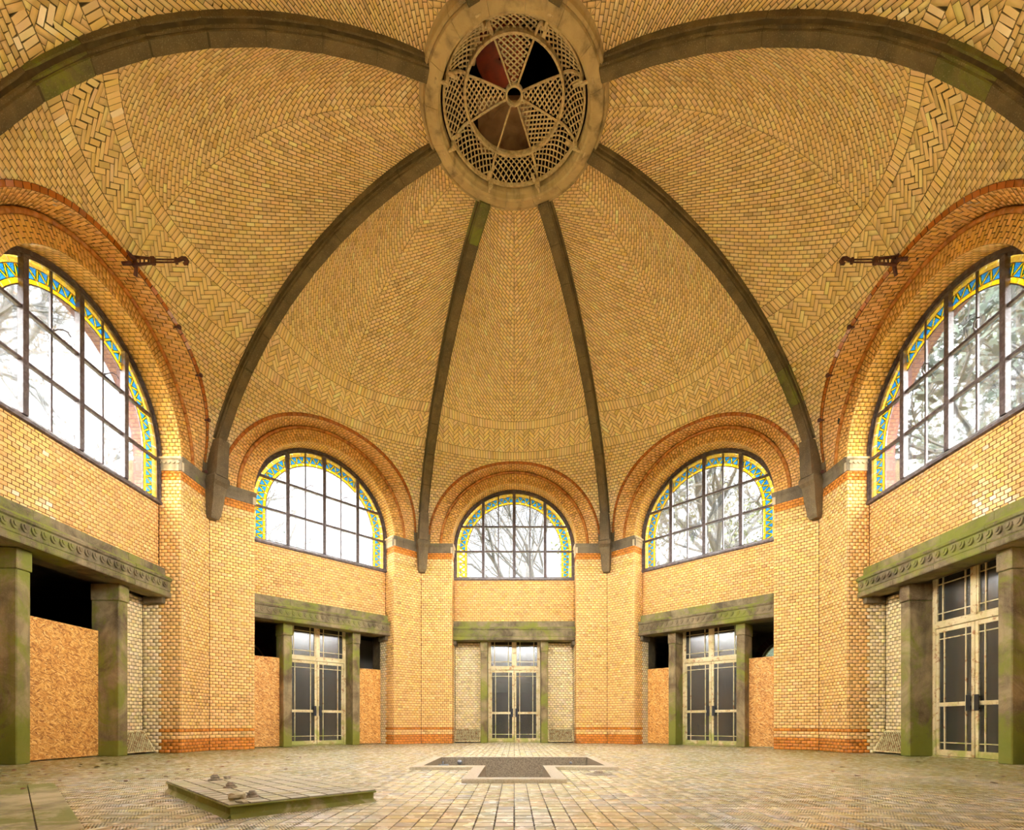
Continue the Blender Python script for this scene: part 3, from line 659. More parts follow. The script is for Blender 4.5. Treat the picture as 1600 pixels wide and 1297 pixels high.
# ================================================================== WALLS
def bay_bricks(lower, side):
    inw = lambda c: np.array([0, 0, 4.0])-c
    B = Bricks(inw, .0031, .010, .0016)
    def face_col(u, w_):
        c = np.tile(YEL, (len(u), 1)); c[w_ < .32] = ORA; c[(w_ > .465) & (w_ < .545)] = ORA*.95; c[w_ > 6.13] = ORA*1.05; c[(w_ > 5.80) & (w_ < 5.90)] = DEE*.9; return c
    def pl(n): return lambda P: np.c_[P[:, 0], np.full(len(P), n), P[:, 1]]
    def sd(t): return lambda P: np.c_[np.full(len(P), t), P[:, 0], P[:, 1]]
    for sg in (-1, 1):
        q = field(A, HV, 0, 6.39); q2 = q.copy()
        if sg < 0: q2[..., 0] *= -1
        B.add(q2, [], pl(AP), lambda u, w_: face_col(u, w_))
        q = field(AP, NR, 3.5, 6.39); B.add(q, [], sd(sg*A), lambda u, w_: face_col(u, w_)*1.02)
        q = field(AP, NL, 0, 3.5)
        def rc(u, w_):
            c = face_col(u, w_); c[u > 7.97] = PAL*.95; return c
        B.add(q, [], sd(sg*A), rc)
    q = field(-A, A, 4.10, 5.62); B.add(q, [], pl(NR), lambda u, w_: np.tile(YEL*np.array([1, .95, .95]), (len(u), 1)))
    if lower:
        for sg in (-1, 1):
            q = field(1.16, A, .45, 3.5); 
            if sg < 0: q = q*np.array([-1, 1])
            B.add(q, [], pl(NL), lambda u, w_: np.tile(PAL, (len(u), 1)))
    # arch face, two rows of radial bricks (angle, radius)
    def polar(n): return lambda P: np.c_[P[:, 1]*np.cos(P[:, 0]), np.full(len(P), n), HS+P[:, 1]*np.sin(P[:, 0])]
    q = field(2.085, 2.415, 0, pi, .132, pi/92); q = q[..., ::-1]
    B.add(q, [], polar(AP), lambda u, w_: np.tile(ORA*np.array([1.14, 1.75, 3.4]), (len(u), 1)))
    # soffit of the window arch
    q = field(AP, NR, 0, pi, .129, pi/84); q = q[..., ::-1]
    B.add(q, [], lambda P: np.c_[2.085*np.cos(P[:, 0]), P[:, 1], HS+2.085*np.sin(P[:, 0])], lambda u, w_: np.tile(DEE*np.array([1.06, 1.06, 1.0]), (len(u), 1)))
    # splayed outer ring between the roll and the web
    ph = np.linspace(0, pi, 181); Bn = np.array([web_at(BA*cos(p), HS+BB*sin(p)) for p in ph])
    def splay(P):
        n1 = np.interp(P[:, 0], ph, Bn); k = P[:, 1]
        t = (2.50+(BA-2.50)*k)*np.cos(P[:, 0]); h = HS+(2.50+(BB-2.50)*k)*np.sin(P[:, 0]); return np.c_[t, AP+(n1-AP)*k, h]
    q = field(0, 1, 0, pi, .36, pi/108); q = q[..., ::-1]; B.add(q, [], splay, lambda u, w_: np.tile(YEL*np.array([1, .97, .9]), (len(u), 1)))
    # dark moulded rim on the edge of the web
    def rim(k):
        def f(P):
            a = P[:, 0]; rr = P[:, 1]; t = (BA+rr)*np.cos(a); h = HS+(BB+rr)*np.sin(a)
            n1 = np.array([web_at(x, y) for x, y in zip(t, h)]); return np.c_[t, n1-.012, h]
        return f
    q = field(0, pi, -.005, .075, pi/60, .08, 0); B.add(q, [], rim(0), lambda u, w_: np.tile(ORA*np.array([.62, .5, .5]), (len(u), 1)))
    B.finish(); return B, (ph, Bn)
wall_objs = {}
def lintel_profile():
    return [(8.2, 3.50), (7.74, 3.50), (7.73, 3.52), (7.73, 3.60), (7.745, 3.61), (7.76, 3.62), (7.745, 3.64), (7.745, 3.84), (7.71, 3.86), (7.70, 3.90), (7.72, 3.94), (7.86, 3.965), (7.87, 4.155), (7.90, 4.17), (8.2, 4.17)]
sc_mesh = None
def make_wall(th, nm):
    front5 = nm in ('front', 'front_right', 'right', 'left', 'front_left')
    Wl = tag(empty('wall_'+nm, rz=-rad(th)), NICE[nm]+' wall bay of yellow glazed brick piers with an arched recess', 'wall', kind='structure'); wall_objs[nm] = Wl
    lower = nm not in ('front_left', 'front_right', 'back')
    B, (ph, Bn) = bay_bricks(lower, nm)
    idx = np.array([], int)
    if nm in ('left', 'right'): idx = largest(rotz(B.Q, rad(th)), rotz(B.N, rad(th)), 300)
    if front5:
        keep = np.ones(len(B.Q), bool); keep[idx] = False
        mobj('brick', B.mesh('brick', M_BRICK, keep), Wl, kind='stuff')
        if len(idx): B.singles(idx, M_BRICK, Wl)
    elif nm == 'back': mobj('brick', B.mesh('brick', M_BRICK), Wl, kind='stuff')
    else: mobj('brick', BACKM[0] if BACKM else BACKM.append(B.mesh('brick', M_BRICK)) or BACKM[0], Wl, kind='stuff')
    # masonry core just behind the brick faces
    o = .0095; mb = MB()
    for sg in (-1, 1):
        xs = sorted((sg*(A+o), sg*HV))
        P = [(A+o, AP+o), (HV+.004, AP+o), (HV+.55, 8.85), (A+o, 8.85)]
        mb.extr([(sg*x, y) for x, y in P], 'z', 0, 6.6)
        mb.box(*sorted((sg*(1.16 if lower else A), sg*(A+o+.01))), NL+o, 8.6, 0, 3.6) if lower else None
    mb.box(-A-.02, A+.02, NR+o, 8.28, 3.8, 5.63)
    # arch spandrel core, soffit and splay backing
    na = 90
    def ringface(fa, fb, nn=na):
        V = [fa(pi*i/nn) for i in range(nn+1)]+[fb(pi*i/nn) for i in range(nn+1)]
        mb.add(V, [(i, i+1, nn+2+i, nn+1+i) for i in range(nn)])
    ringface(lambda a: ((2.085+o)*cos(a), AP+o, HS+(2.085+o)*sin(a)), lambda a: (2.52*cos(a), AP+o, HS+2.52*sin(a)))
    ringface(lambda a: ((2.085+o)*cos(a), AP+o, HS+(2.085+o)*sin(a)), lambda a: ((2.085+o)*cos(a), 8.30, HS+(2.085+o)*sin(a)))
    ringface(lambda a: ((2.50+o)*cos(a), AP+o, HS+(2.50+o)*sin(a)), lambda a: ((BA+o)*cos(a), float(np.interp(a, ph, Bn))+o, HS+(BB+o)*sin(a)))
    ringface(lambda a: ((2.085+o)*cos(a), 8.30, HS+(2.085+o)*sin(a)), lambda a: (3.5*cos(a), 8.30, HS+3.1*sin(a)))
    for sg in (-1, 1): mb.box(*sorted((sg*2.4, sg*(HV+.02))), AP+o, AP+.08, 6.3, 6.9)
    mb.build('masonry', M_MORTAR, Wl)
    # brown roll moulding, in short glazed pieces
    mb = MB(); prev = 0; NP = 40
    for i in range(NP):
        a0, a1 = pi*i/NP+.002, pi*(i+1)/NP-.002
        mb.tube([((2.455)*cos(a), AP-.005, HS+2.455*sin(a)) for a in np.linspace(a0, a1, 3)], .044, 8)
    me = mb.mesh('roll_moulding', M_ROLL, True); mobj('roll_moulding', me, Wl)
    # capitals: dark impost band on the pier faces, cream frieze in the reveals
    for sg in (-1, 1):
        mb = MB(); prf = [(AP+.05, 6.36), (AP-.02, 6.36), (AP-.025, 6.39), (AP-.03, 6.55), (AP-.055, 6.60), (AP-.07, 6.66), (AP+.05, 6.66)]
        mb.extr(prf, 'x', *sorted((sg*(A-.03), sg*(HV+.02)))); mb.build('impost', M_STONE, Wl)
        mb = MB(); prf = [(A+.05, 6.36), (A-.02, 6.36), (A-.02, 6.40), (A-.012, 6.41), (A-.02, 6.44), (A-.028, 6.60), (A-.06, 6.62), (A-.06, 6.66), (A+.05, 6.66)]
        mb.extr([(sg*x, z) for x, z in prf], 'y', AP-.03, NR+.01); cap = mb.build('capital', M_CREAM, Wl)
        for i in range(5):
            m = MB(); r = .04; P = [(AP+.06+.1*i+r*cos(a), 6.55+r*1.0*sin(a)) for a in np.linspace(-pi, 0, 8)]; m.extr(P, 'x', *sorted((sg*(A-.026), sg*(A-.046)))); m.build('scallop', M_CREAM, cap)
    # lintel of several stones with a scalloped frieze
    lp = lintel_profile(); cuts = [-A, -1.02, .06+rnd.uniform(-.1, .1), 1.0, A] if nm != 'front' else [-A, -.93, .93, A]
    lin = empty('lintel', parent=Wl)
    for a_, b_ in zip(cuts[:-1], cuts[1:]):
        m = MB(); m.extr(lp, 'x', a_+.003, b_-.003); m.build('stone', M_LINT, lin, loc=(0, rnd.uniform(-.004, .004), rnd.uniform(-.003, .003)))
    if front5:
        for i in range(24):
            x = -A+.12+.166*i
            mobj('scallop', SCAL, lin, (x, 7.745, 3.80))
    # inner ceiling beam behind the lintel
    mb = MB(); mb.bbox(-A, A, 8.17, 8.7, 3.56, 3.85, .01); mb.build('soffit_beam', M_STONE, Wl)
    for sg in (-1, 1):
        mb = MB(); mb.bbox(*sorted((sg*(A+.01), sg*(A-.10))), 7.86, 8.30, 3.36, 3.50, .012); mb.build('bearing_stone', M_STONE, Wl)
        if nm == 'back': continue   # the bay the photograph is taken from is open
        p = empty('post', parent=Wl); x0, x1 = sorted((sg*.92, sg*1.16))
        m = MB(); m.bbox(x0, x1, 8.0, 8.56, 0, 3.16, .015); m.build('shaft', M_POST, p)
        m = MB(); m.bbox(x0-.012, x1+.012, 7.98, 8.57, 3.163, 3.50, .012); m.build('head_stone', M_POST, p)
    # sloping vent grille in front of the pale brick panels
    if lower and front5:
        for sg in (-1, 1):
            if (nm, sg) in (('left', -1), ('right', 1)): continue
            g = empty('vent_grille', (sg*1.615, 8.34, .50), parent=Wl); tilt = math.atan2(.26, .46); L_ = .53
            g.rotation_euler = (-tilt, 0, 0)
            m = MB()
            for a_, b_, c_, d_ in ((-.44, .44, -.03, 0), (-.44, .44, -L_, -L_+.03), (-.44, -.41, -L_, 0), (.41, .44, -L_, 0)): m.bbox(a_, b_, -.015, .015, c_, d_, .004)
            m.build('grille_frame', M_GRILLE, g)
            m = MB(); sp = .062
            for k in range(-30, 31):
                for s2 in (-1, 1):
                    pts = []
                    for z in (-.03, -L_+.03):
                        pts.append((k*sp+s2*(z+.25), z))
                    (xa, za), (xb, zb) = pts
                    t0, t1 = 0, 1
                    for lim, sgn in ((-.41, 1), (.41, -1)):
                        fa, fb = sgn*(xa-lim), sgn*(xb-lim)
                        if fa < 0 and fb < 0: t1 = -1
                        elif fa < 0: t0 = max(t0, fa/(fa-fb))
                        elif fb < 0: t1 = min(t1, fa/(fa-fb))
                    if t1-t0 > .03:
                        p0 = (xa+(xb-xa)*t0, .004*s2, za+(zb-za)*t0); p1 = (xa+(xb-xa)*t1, .004*s2, za+(zb-za)*t1); m.tube([p0, p1], .0075, 4)
            m.build('lattice', M_GRILLE, g)
            m = MB(); m.box(-.43, .43, .02, .03, -L_+.01, -.01); m.build('hollow_shade_sheet', M_SHAFT, g)  # near-black sheet painted in for the shade of the hollow behind the lattice
BACKM = []
M_ROLL = mk_simple('brown_glazed_roll', (.52, .20, .035), .25, 0, 6, (.34, .11, .02), spec=.55)
m = MB(); P = [(.076*cos(a), .115*sin(a)) for a in np.linspace(-pi, 0, 10)]; m.extr(P, 'y', -.030, .004)
P = [(.045*cos(a), -.004+.07*sin(a)) for a in np.linspace(-pi, 0, 8)]; m.extr(P, 'y', -.046, -.028); SCAL = m.mesh('scallop', M_LINT)
for th, nm in BAYS: make_wall(th, nm)

# ================================================================== WINDOWS
def arch_pts(r, n, a0=0, a1=pi, hs=HS): return [(r*cos(a), hs+r*sin(a)) for a in np.linspace(a0, a1, n)]
SILL = 5.64
def pane_mesh(x0, x1, z0, z1, r, name='pane'):
    # rectangle clipped by the inner arch (circle radius r above HS)
    q = np.array([[(x0, z0), (x1, z0), (x1, z1), (x0, z1)]], float); top = []
    n = 12; xs = np.linspace(x0, x1, n); P = [(x0, z0), (x1, z0)]
    for x in xs[::-1]:
        zz = HS+math.sqrt(max(0, r*r-x*x)); z = min(z1, zz)
        if z > z0+.002: P.append((x, z))
    # for corner panes whose outer part lies outside the arch at z0
    if z0 >= HS:
        lim = math.sqrt(max(0, r*r-(z0-HS)**2)); P = [(max(-lim, min(lim, x)), z) if z == z0 else (x, z) for x, z in P]
    P2 = []
    for p in P:
        if not P2 or math.hypot(p[0]-P2[-1][0], p[1]-P2[-1][1]) > .004: P2.append(p)
    if len(P2) < 3: return None
    m = MB(); m.extr(P2, 'y', -.003, .003); return m.mesh(name, M_GLASS)
YP = 8.03
panes = []
RI = 1.62
vx_ = [-RI, -1.057, -.54, 0, .54, 1.057, RI]; hz_ = [SILL+.07, 6.58, 7.43, HS+RI]
for i in range(6):
    for j in range(3):
        me = pane_mesh(vx_[i]+.004, vx_[i+1]-.004, hz_[j]+.004, hz_[j+1], RI-.01)
        if me: panes.append(me)
def frame_mesh():
    m = MB(); n = 48
    for (r0, r1, y0, y1) in ((1.965, 2.085, YP-.05, YP+.07), (2.02, 2.085, YP-.08, YP-.04)):
        for i in range(n):
            a, b = pi*i/n, pi*(i+1)/n
            V = [(r*cos(q), y, HS+r*sin(q)) for q in (a, b) for r in (r0, r1) for y in (y0, y1)]
            m.add(V, [(0, 1, 3, 2), (4, 6, 7, 5), (0, 4, 5, 1), (2, 3, 7, 6), (0, 2, 6, 4), (1, 5, 7, 3)])
        for sg in (-1, 1): m.box(*sorted((sg*r0, sg*r1)), y0, y1, SILL, HS)
    m.box(-2.07, 2.07, YP-.05, YP+.07, SILL, SILL+.06); return m.mesh('frame', M_DARKIRON)
def sill_mesh():
    m = MB(); m.extr([(YP+.1, SILL+.02), (YP-.09, SILL+.02), (YP-.11, SILL-.0), (YP-.10, SILL-.05), (YP+.1, SILL-.06)], 'x', -2.07, 2.07); return m.mesh('sill', M_DARKIRON)
fr_me, sill_me = frame_mesh(), sill_mesh()
def vbar(x, wd, dp, ztop=None):
    zt = HS+math.sqrt(1.98**2-x*x) if ztop is None else ztop
    m = MB(); m.bbox(x-wd/2, x+wd/2, YP-dp+.01, YP+.012, SILL+.05, zt, .005); return m.mesh('mullion', M_DARKIRON)
mull = [vbar(x, .10, .10) for x in (-1.057, 0, 1.057)]; thin = [vbar(x, .036, .04) for x in (-.54, .54)]
def hbar(z):
    x = 1.99 if z < HS else math.sqrt(1.98**2-(z-HS)**2); m = MB(); m.bbox(-x, x, YP-.06, YP+.01, z-.028, z+.028, .005); return m.mesh('transom_bar', M_DARKIRON)
tbar = [hbar(6.58), hbar(7.43)]
# lead line that carries the clear glass: arch and legs at RI
def lead(r, wd, name='lead_line', y=.012, mat=None):
    m = MB(); n = 40; pts = [(r, SILL+.05)]+[(r*cos(a), HS+r*sin(a)) for a in np.linspace(0, pi, n)]+[(-r, SILL+.05)]
    m.tube([(x, YP, z) for x, z in pts], wd, 6); return m.mesh(name, mat or M_DARKIRON)
lead_me = lead(RI, .012); lead2 = lead(1.70, .006, mat=M_DARKIRON); lead3 = lead(1.875, .006, mat=M_DARKIRON)
# stained border pieces
NZ = 26; da = pi/NZ
def poly3(P, name, mat):
    m = MB(); d_ = .002 if mat.name.startswith('blue') else .003; m.extr(P, 'y', -d_, d_); return m.mesh(name, mat)
def pol(r, a): return (r*cos(a), r*sin(a))
r0, r1 = 1.70, 1.88
tri_in = poly3([pol(r0, .012), pol(r0, da-.012), pol(r1-.01, da/2)], 'blue_pane', M_SBLUE)
tri_out = poly3([pol(r1, -da/2+.012), pol(r1, da/2-.012), pol(r0+.01, 0)], 'blue_pane', M_SBLUE)
bar1 = poly3([pol(r0, -.018), pol(r0, .018), pol(r1, da/2+.018), pol(r1, da/2-.018)], 'yellow_pane', M_SYEL)
bar2 = poly3([pol(r0, da-.018), pol(r0, da+.018), pol(r1, da/2+.018), pol(r1, da/2-.018)], 'yellow_pane', M_SYEL)
def arcstrip(ra, rb, a, b, name, mat):
    P = [pol(ra, q) for q in np.linspace(a, b, 4)]+[pol(rb, q) for q in np.linspace(b, a, 4)]; return poly3(P, name, mat)
st_in = arcstrip(1.625, 1.70, .004, da-.004, 'pale_pane', M_SYEL); st_out = arcstrip(1.88, 1.97, .004, da-.004, 'pale_pane', M_SPALE)
# straight versions (legs): x across, z along
lz = (HS-SILL-.06)/5
def leg_poly(P, sg): return [(sg*x, z) for x, z in P]
def legs(sg):
    out = []; L_ = lz
    out.append((poly3(leg_poly([(r0, .02), (r0, L_-.02), (r1-.01, L_/2)], sg), 'blue_pane', M_SBLUE)))
    out.append((poly3(leg_poly([(r1, -L_/2+.02), (r1, L_/2-.02), (r0+.01, 0)], sg), 'blue_pane', M_SBLUE)))
    out.append((poly3(leg_poly([(r0, -.03), (r0, .03), (r1, L_/2+.03), (r1, L_/2-.03)], sg), 'yellow_pane', M_SYEL)))
    out.append((poly3(leg_poly([(r0, L_-.03), (r0, L_+.03), (r1, L_/2+.03), (r1, L_/2-.03)], sg), 'yellow_pane', M_SYEL)))
    out.append((poly3(leg_poly([(1.635, .004), (1.635, L_-.004), (1.695, L_-.004), (1.695, .004)], sg), 'pale_pane', M_SYEL)))
    out.append((poly3(leg_poly([(1.885, .004), (1.885, L_-.004), (1.965, L_-.004), (1.965, .004)], sg), 'pale_pane', M_SPALE)))
    return out
leg_m = {1: legs(1), -1: legs(-1)}
hook = MB(); hook.tube([(0, -.03, 0), (.02, -.10, .05), (.08, -.14, .10), (.16, -.16, .11), (.22, -.16, .07)], .012, 6); hook.tube([(0, 0, -.02), (0, -.05, 0), (0, -.05, .04)], .02, 6); hook_me = hook.mesh('opening_hook', M_DARKIRON)
WN = {'left': 1, 'front_left': 2, 'front': 3, 'front_right': 4, 'right': 5, 'back_right': 6, 'back': 7, 'back_left': 8}
WLAB = {'left': 'large arched window in the left wall with bare branches behind', 'front_left': 'arched window of the front left wall, mostly plain white sky behind',
        'front': 'smallest looking arched window in the middle of the far wall', 'front_right': 'arched window of the front right wall with yellow-green leaves behind',
        'right': 'large arched window in the right wall with evergreen trees behind'}
def make_window(th, nm):
    W_ = tag(empty('window_%d' % WN[nm], rz=-rad(th)), WLAB.get(nm, 'arched stained border window of the %s wall behind the camera' % NICE[nm]), 'window', kind='structure')
    mobj('frame', fr_me, W_); mobj('sill', sill_me, W_); mobj('lead_line', lead_me, W_)
    for me in mull: mobj('mullion', me, W_)
    for me in thin: mobj('glazing_bar', me, W_)
    for me in tbar: mobj('transom_bar', me, W_)
    for me in panes: mobj('pane', me, W_, (0, YP, 0))
    mobj('lead_line', lead2, W_); mobj('lead_line', lead3, W_)
    if nm in WLAB:
        for i in range(NZ):
            R_ = (0, -da*i, 0)
            L_ = (0, YP, HS)
            for me in (tri_in, bar1, bar2, st_in, st_out): mobj(me.name.split('.')[0], me, W_, L_, R_)
            if i: mobj('blue_pane', tri_out, W_, L_, R_)
        for sg in (-1, 1):
            for i in range(5):
                for k, me in enumerate(leg_m[sg]):
                    if nm == 'front' and sg == -1 and k < 4: 
                        if k < 2: continue
                    mobj(me.name.split('.')[0], me, W_, (0, YP, SILL+.06+lz*i))
        for x in ((-.54, .54) if nm in ('front_left', 'front_right', 'left', 'right') else ()): mobj('opening_hook', hook_me, W_, (x, YP, 7.45))
    # red brick outer jamb
    m = MB(); n = 40
    for i in range(n):
        a, b = pi*i/n, pi*(i+1)/n
        V = [(r*cos(q), y, HS+r*sin(q)) for q in (a, b) for r in (1.99, 2.3) for y in (8.12, 8.52)]
        m.add(V, [(0, 1, 3, 2), (4, 6, 7, 5), (0, 4, 5, 1), (2, 3, 7, 6), (0, 2, 6, 4), (1, 5, 7, 3)])
    for sg in (-1, 1): m.box(*sorted((sg*1.99, sg*2.3)), 8.12, 8.52, SILL-.1, HS)
    m.box(-2.3, 2.3, 8.12, 8.56, SILL-.3, SILL-.02)
    m.build('outer_jamb', M_REDBRICK, W_)
for th, nm in BAYS: make_window(th, nm)
# sky portals in the window openings (guide sampling only)
for th, nm in BAYS:
    ld = bpy.data.lights.new('window_portal', 'AREA'); ld.shape = 'RECTANGLE'; ld.size = 4.2; ld.size_y = 3.1; ld.cycles.is_portal = True
    lo = bpy.data.objects.new('window_portal', ld); a = rad(th); lo.location = (8.62*sin(a), 8.62*cos(a), 7.15); lo.rotation_euler = (-pi/2, 0, -a); link(lo)

# ================================================================== DOORS
def make_door(th, nm, num, lab):
    D = tag(empty('door_%d' % num, rz=-rad(th)), lab, 'door', kind='structure'); YD = 8.5; p = M_PAINT
    m = MB()
    for sg in (-1, 1): m.bbox(*sorted((sg*.85, sg*.92)), YD-.04, YD+.05, 0, 3.66, .006)
    m.bbox(-.92, .92, YD-.04, YD+.05, 3.60, 3.68, .006); m.bbox(-.85, .85, YD-.05, YD+.05, 2.56, 2.66, .006); m.bbox(-.05, .05, YD-.045, YD+.05, 2.66, 3.60, .006)
    m.bbox(-.92, .92, YD-.06, YD+.06, -.0, .02, .004)
    m.build('door_frame', p, D)
    def light(parent, x0, x1, z0, z1, nm2):
        g = MB(); g.box(x0, x1, YD-.004, YD+.004, z0, z1); g.build('pane', M_DGLASS, parent)
        b = MB(); dx = .12; w_ = .011
        for x in (x0+dx, x1-dx): b.box(x-w_, x+w_, YD-.022, YD+.018, z0, z1)
        return b
    for sg in (-1, 1):
        x0, x1 = sorted((sg*.05, sg*.85)); T_ = empty('transom_light', parent=D)
        m = MB()
        for a_, b_, c_, d_ in ((x0, x1, 2.66, 2.70), (x0, x1, 3.56, 3.60), (x0, x0+.035, 2.66, 3.6), (x1-.035, x1, 2.66, 3.6)): m.bbox(a_, b_, YD-.035, YD+.02, c_, d_, .004)
        m.build('sash', p, T_)
        b = light(T_, x0+.035, x1-.035, 2.70, 3.56, 0); b.box(x0+.035, x1-.035, YD-.02, YD+.016, 2.84, 2.86); b.box(x0+.035, x1-.035, YD-.02, YD+.016, 3.42, 3.44); b.build('glazing_bar', p, T_)
        Lf = empty('door_leaf', parent=D); x0, x1 = sorted((sg*.008, sg*.845)); st = .065
        for a_, b_, c_, d_, n_ in ((x0, x0+st, .03, 2.55, 'stile'), (x1-st, x1, .03, 2.55, 'stile'), (x0+st, x1-st, .03, .15, 'bottom_rail'), (x0+st, x1-st, 2.47, 2.55, 'top_rail'), (x0+st, x1-st, 1.0, 1.08, 'middle_rail')):
            m = MB(); m.bbox(a_, b_, YD-.03, YD+.03, c_, d_, .006); m.build(n_, p, Lf)
        b = light(Lf, x0+st, x1-st, 1.08, 2.47, 0); b.box(x0+st, x1-st, YD-.02, YD+.016, 2.33, 2.35); b.build('glazing_bar', p, Lf)
        b = light(Lf, x0+st, x1-st, .15, 1.0, 0); b.box(x0+st, x1-st, YD-.02, YD+.016, .28, .30); b.build('glazing_bar', p, Lf)
        m = MB(); hx = sg*.085; m.bbox(hx-.045, hx+.045, YD-.085, YD-.06, .90, 1.20, .006)
        m.box(hx-.012, hx+.012, YD-.065, YD-.025, .93, .96); m.box(hx-.012, hx+.012, YD-.065, YD-.025, 1.14, 1.17); m.build('handle', M_BLACK, Lf)
        for z in (.35, 1.3, 2.3):
            m = MB(); m.tube([(sg*.85, YD-.045, z-.05), (sg*.85, YD-.045, z+.05)], .013, 8); m.build('hinge', p, Lf)
make_door(0, 'front', 1, 'rusting cream double door of the far wall between brick panels')
make_door(315, 'front_left', 2, 'rusting cream glazed double door of the front left wall')
make_door(45, 'front_right', 3, 'rusting cream glazed double door of the front right wall beside a mossy green post')
make_door(90, 'right', 4, 'large rusting cream double door at the right edge of the hall')

# ================================================================== ANNEX ROOMS behind the doors
for th, nm in BAYS:
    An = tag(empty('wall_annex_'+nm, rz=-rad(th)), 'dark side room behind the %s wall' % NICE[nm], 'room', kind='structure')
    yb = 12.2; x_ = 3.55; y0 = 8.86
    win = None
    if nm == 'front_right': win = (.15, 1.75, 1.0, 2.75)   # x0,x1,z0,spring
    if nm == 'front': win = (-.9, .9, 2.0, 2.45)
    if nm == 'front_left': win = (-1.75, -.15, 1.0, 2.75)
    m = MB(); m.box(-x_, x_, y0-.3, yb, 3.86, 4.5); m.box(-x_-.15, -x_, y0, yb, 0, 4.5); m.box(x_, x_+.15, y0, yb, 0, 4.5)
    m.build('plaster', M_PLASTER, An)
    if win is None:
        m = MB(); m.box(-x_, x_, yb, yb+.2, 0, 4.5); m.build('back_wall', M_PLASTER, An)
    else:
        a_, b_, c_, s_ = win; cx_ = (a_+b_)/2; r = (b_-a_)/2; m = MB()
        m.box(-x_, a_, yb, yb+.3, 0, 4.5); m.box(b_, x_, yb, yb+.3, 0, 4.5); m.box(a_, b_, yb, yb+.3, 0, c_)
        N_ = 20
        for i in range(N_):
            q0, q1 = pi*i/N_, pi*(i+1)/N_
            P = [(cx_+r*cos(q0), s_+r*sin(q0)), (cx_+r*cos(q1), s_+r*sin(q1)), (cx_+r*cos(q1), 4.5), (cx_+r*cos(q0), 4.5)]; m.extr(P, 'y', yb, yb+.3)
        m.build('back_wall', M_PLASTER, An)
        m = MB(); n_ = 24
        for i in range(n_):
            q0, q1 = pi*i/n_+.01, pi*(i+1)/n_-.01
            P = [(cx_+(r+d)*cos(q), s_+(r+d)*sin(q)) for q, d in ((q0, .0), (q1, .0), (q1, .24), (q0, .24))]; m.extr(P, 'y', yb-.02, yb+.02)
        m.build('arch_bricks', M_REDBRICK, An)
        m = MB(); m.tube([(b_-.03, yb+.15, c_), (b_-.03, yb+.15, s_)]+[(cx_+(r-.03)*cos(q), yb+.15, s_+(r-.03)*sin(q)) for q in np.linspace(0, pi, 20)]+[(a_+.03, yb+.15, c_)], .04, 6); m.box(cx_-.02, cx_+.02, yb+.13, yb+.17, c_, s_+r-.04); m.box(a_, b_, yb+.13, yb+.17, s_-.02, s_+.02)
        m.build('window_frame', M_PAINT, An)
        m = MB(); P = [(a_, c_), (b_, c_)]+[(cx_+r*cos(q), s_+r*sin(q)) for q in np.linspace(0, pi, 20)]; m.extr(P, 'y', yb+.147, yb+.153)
        m.build('pane', M_AGLASS if nm != 'front_left' else M_BLACK, An)  # front left: opaque black sheet paints in the dark inside of the arch
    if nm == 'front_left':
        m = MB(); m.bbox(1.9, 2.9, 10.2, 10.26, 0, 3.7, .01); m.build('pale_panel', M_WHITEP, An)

# ================================================================== OSB BOARDS
def board(th, x0, x1, yy, h, lab, tilt=0, yaw=0):
    a = rad(th); cx_ = (x0+x1)/2; wl = Vector((yy*sin(a)+cx_*cos(a), yy*cos(a)-cx_*sin(a), .02))
    m = MB(); hw = (x1-x0)/2; m.bbox(-hw, hw, -.009, .009, 0, h, .002)
    o = m.build('wooden_board', M_OSB, None, loc=wl, rot=(tilt, 0, -a+yaw)); tag(o, lab, 'board', 'chipboard sheets closing the openings'); return o
board(315, -A+.02, -1.17, 8.28, 2.52, 'upright chipboard sheet left of the door in the front left wall')
board(315, 1.17, A-.02, 8.30, 2.42, 'upright chipboard sheet right of the door in the front left wall')
board(45, -A+.02, -1.17, 8.30, 2.44, 'upright chipboard sheet left of the door in the front right wall')
board(45, 1.17, A-.02, 8.28, 2.50, 'upright chipboard sheet right of the door in the front right wall')
board(270, -.915, .915, 8.42, 2.52, 'largest chipboard sheet, closing the doorway of the left wall')

# ================================================================== BASIN
bas = tag(empty('sunken_basin', (0, 0, 0)), 'sunken T-shaped terrazzo basin with a raised rim in the middle of the floor', 'basin')
H_ = .05; dp = -.75
out = [(RN[0], RN[2]), (RN[1], RN[2]), (RN[1], RW[2]), (RW[1], RW[2]), (RW[1], RW[3]), (RW[0], RW[3]), (RW[0], RW[2]), (RN[0], RW[2])]
inn = [(-XN, YN0), (XN, YN0), (XN, YW0), (XW, YW0), (XW, YW1), (-XW, YW1), (-XW, YW0), (-XN, YW0)]
n = 8; V = [(x, y, -.008) for x, y in out]+[(x, y, H_-.01) for x, y in out]+[(x*.99, y-.01 if y > -1 else y+.008, H_) for x, y in out]+[(x, y, H_) for x, y in inn]+[(x, y, dp) for x, y in inn]
for nm_, La, Lb, mt_ in (('rim', 0, 3, M_RIMC), ('inner_wall', 3, 4, M_CEMENT)):
    F = [(L_*n+i, L_*n+(i+1) % n, (L_+1)*n+(i+1) % n, (L_+1)*n+i) for L_ in range(La, Lb) for i in range(n)]
    mb = MB(); mb.add(V, F); me = mb.mesh(nm_, mt_); bm = bmesh.new(); bm.from_mesh(me); bmesh.ops.delete(bm, geom=[v for v in bm.verts if not v.link_faces], context='VERTS'); bm.to_mesh(me); bm.free(); mobj(nm_, me, bas)
mb = MB(); mb.box(-XW-.05, XW+.05, YW0-.0, YW1+.05, dp-.05, dp); mb.box(-XN-.05, XN+.05, YN0-.05, YW0, dp-.05, dp); mb.build('basin_bottom', M_CEMENT, bas)
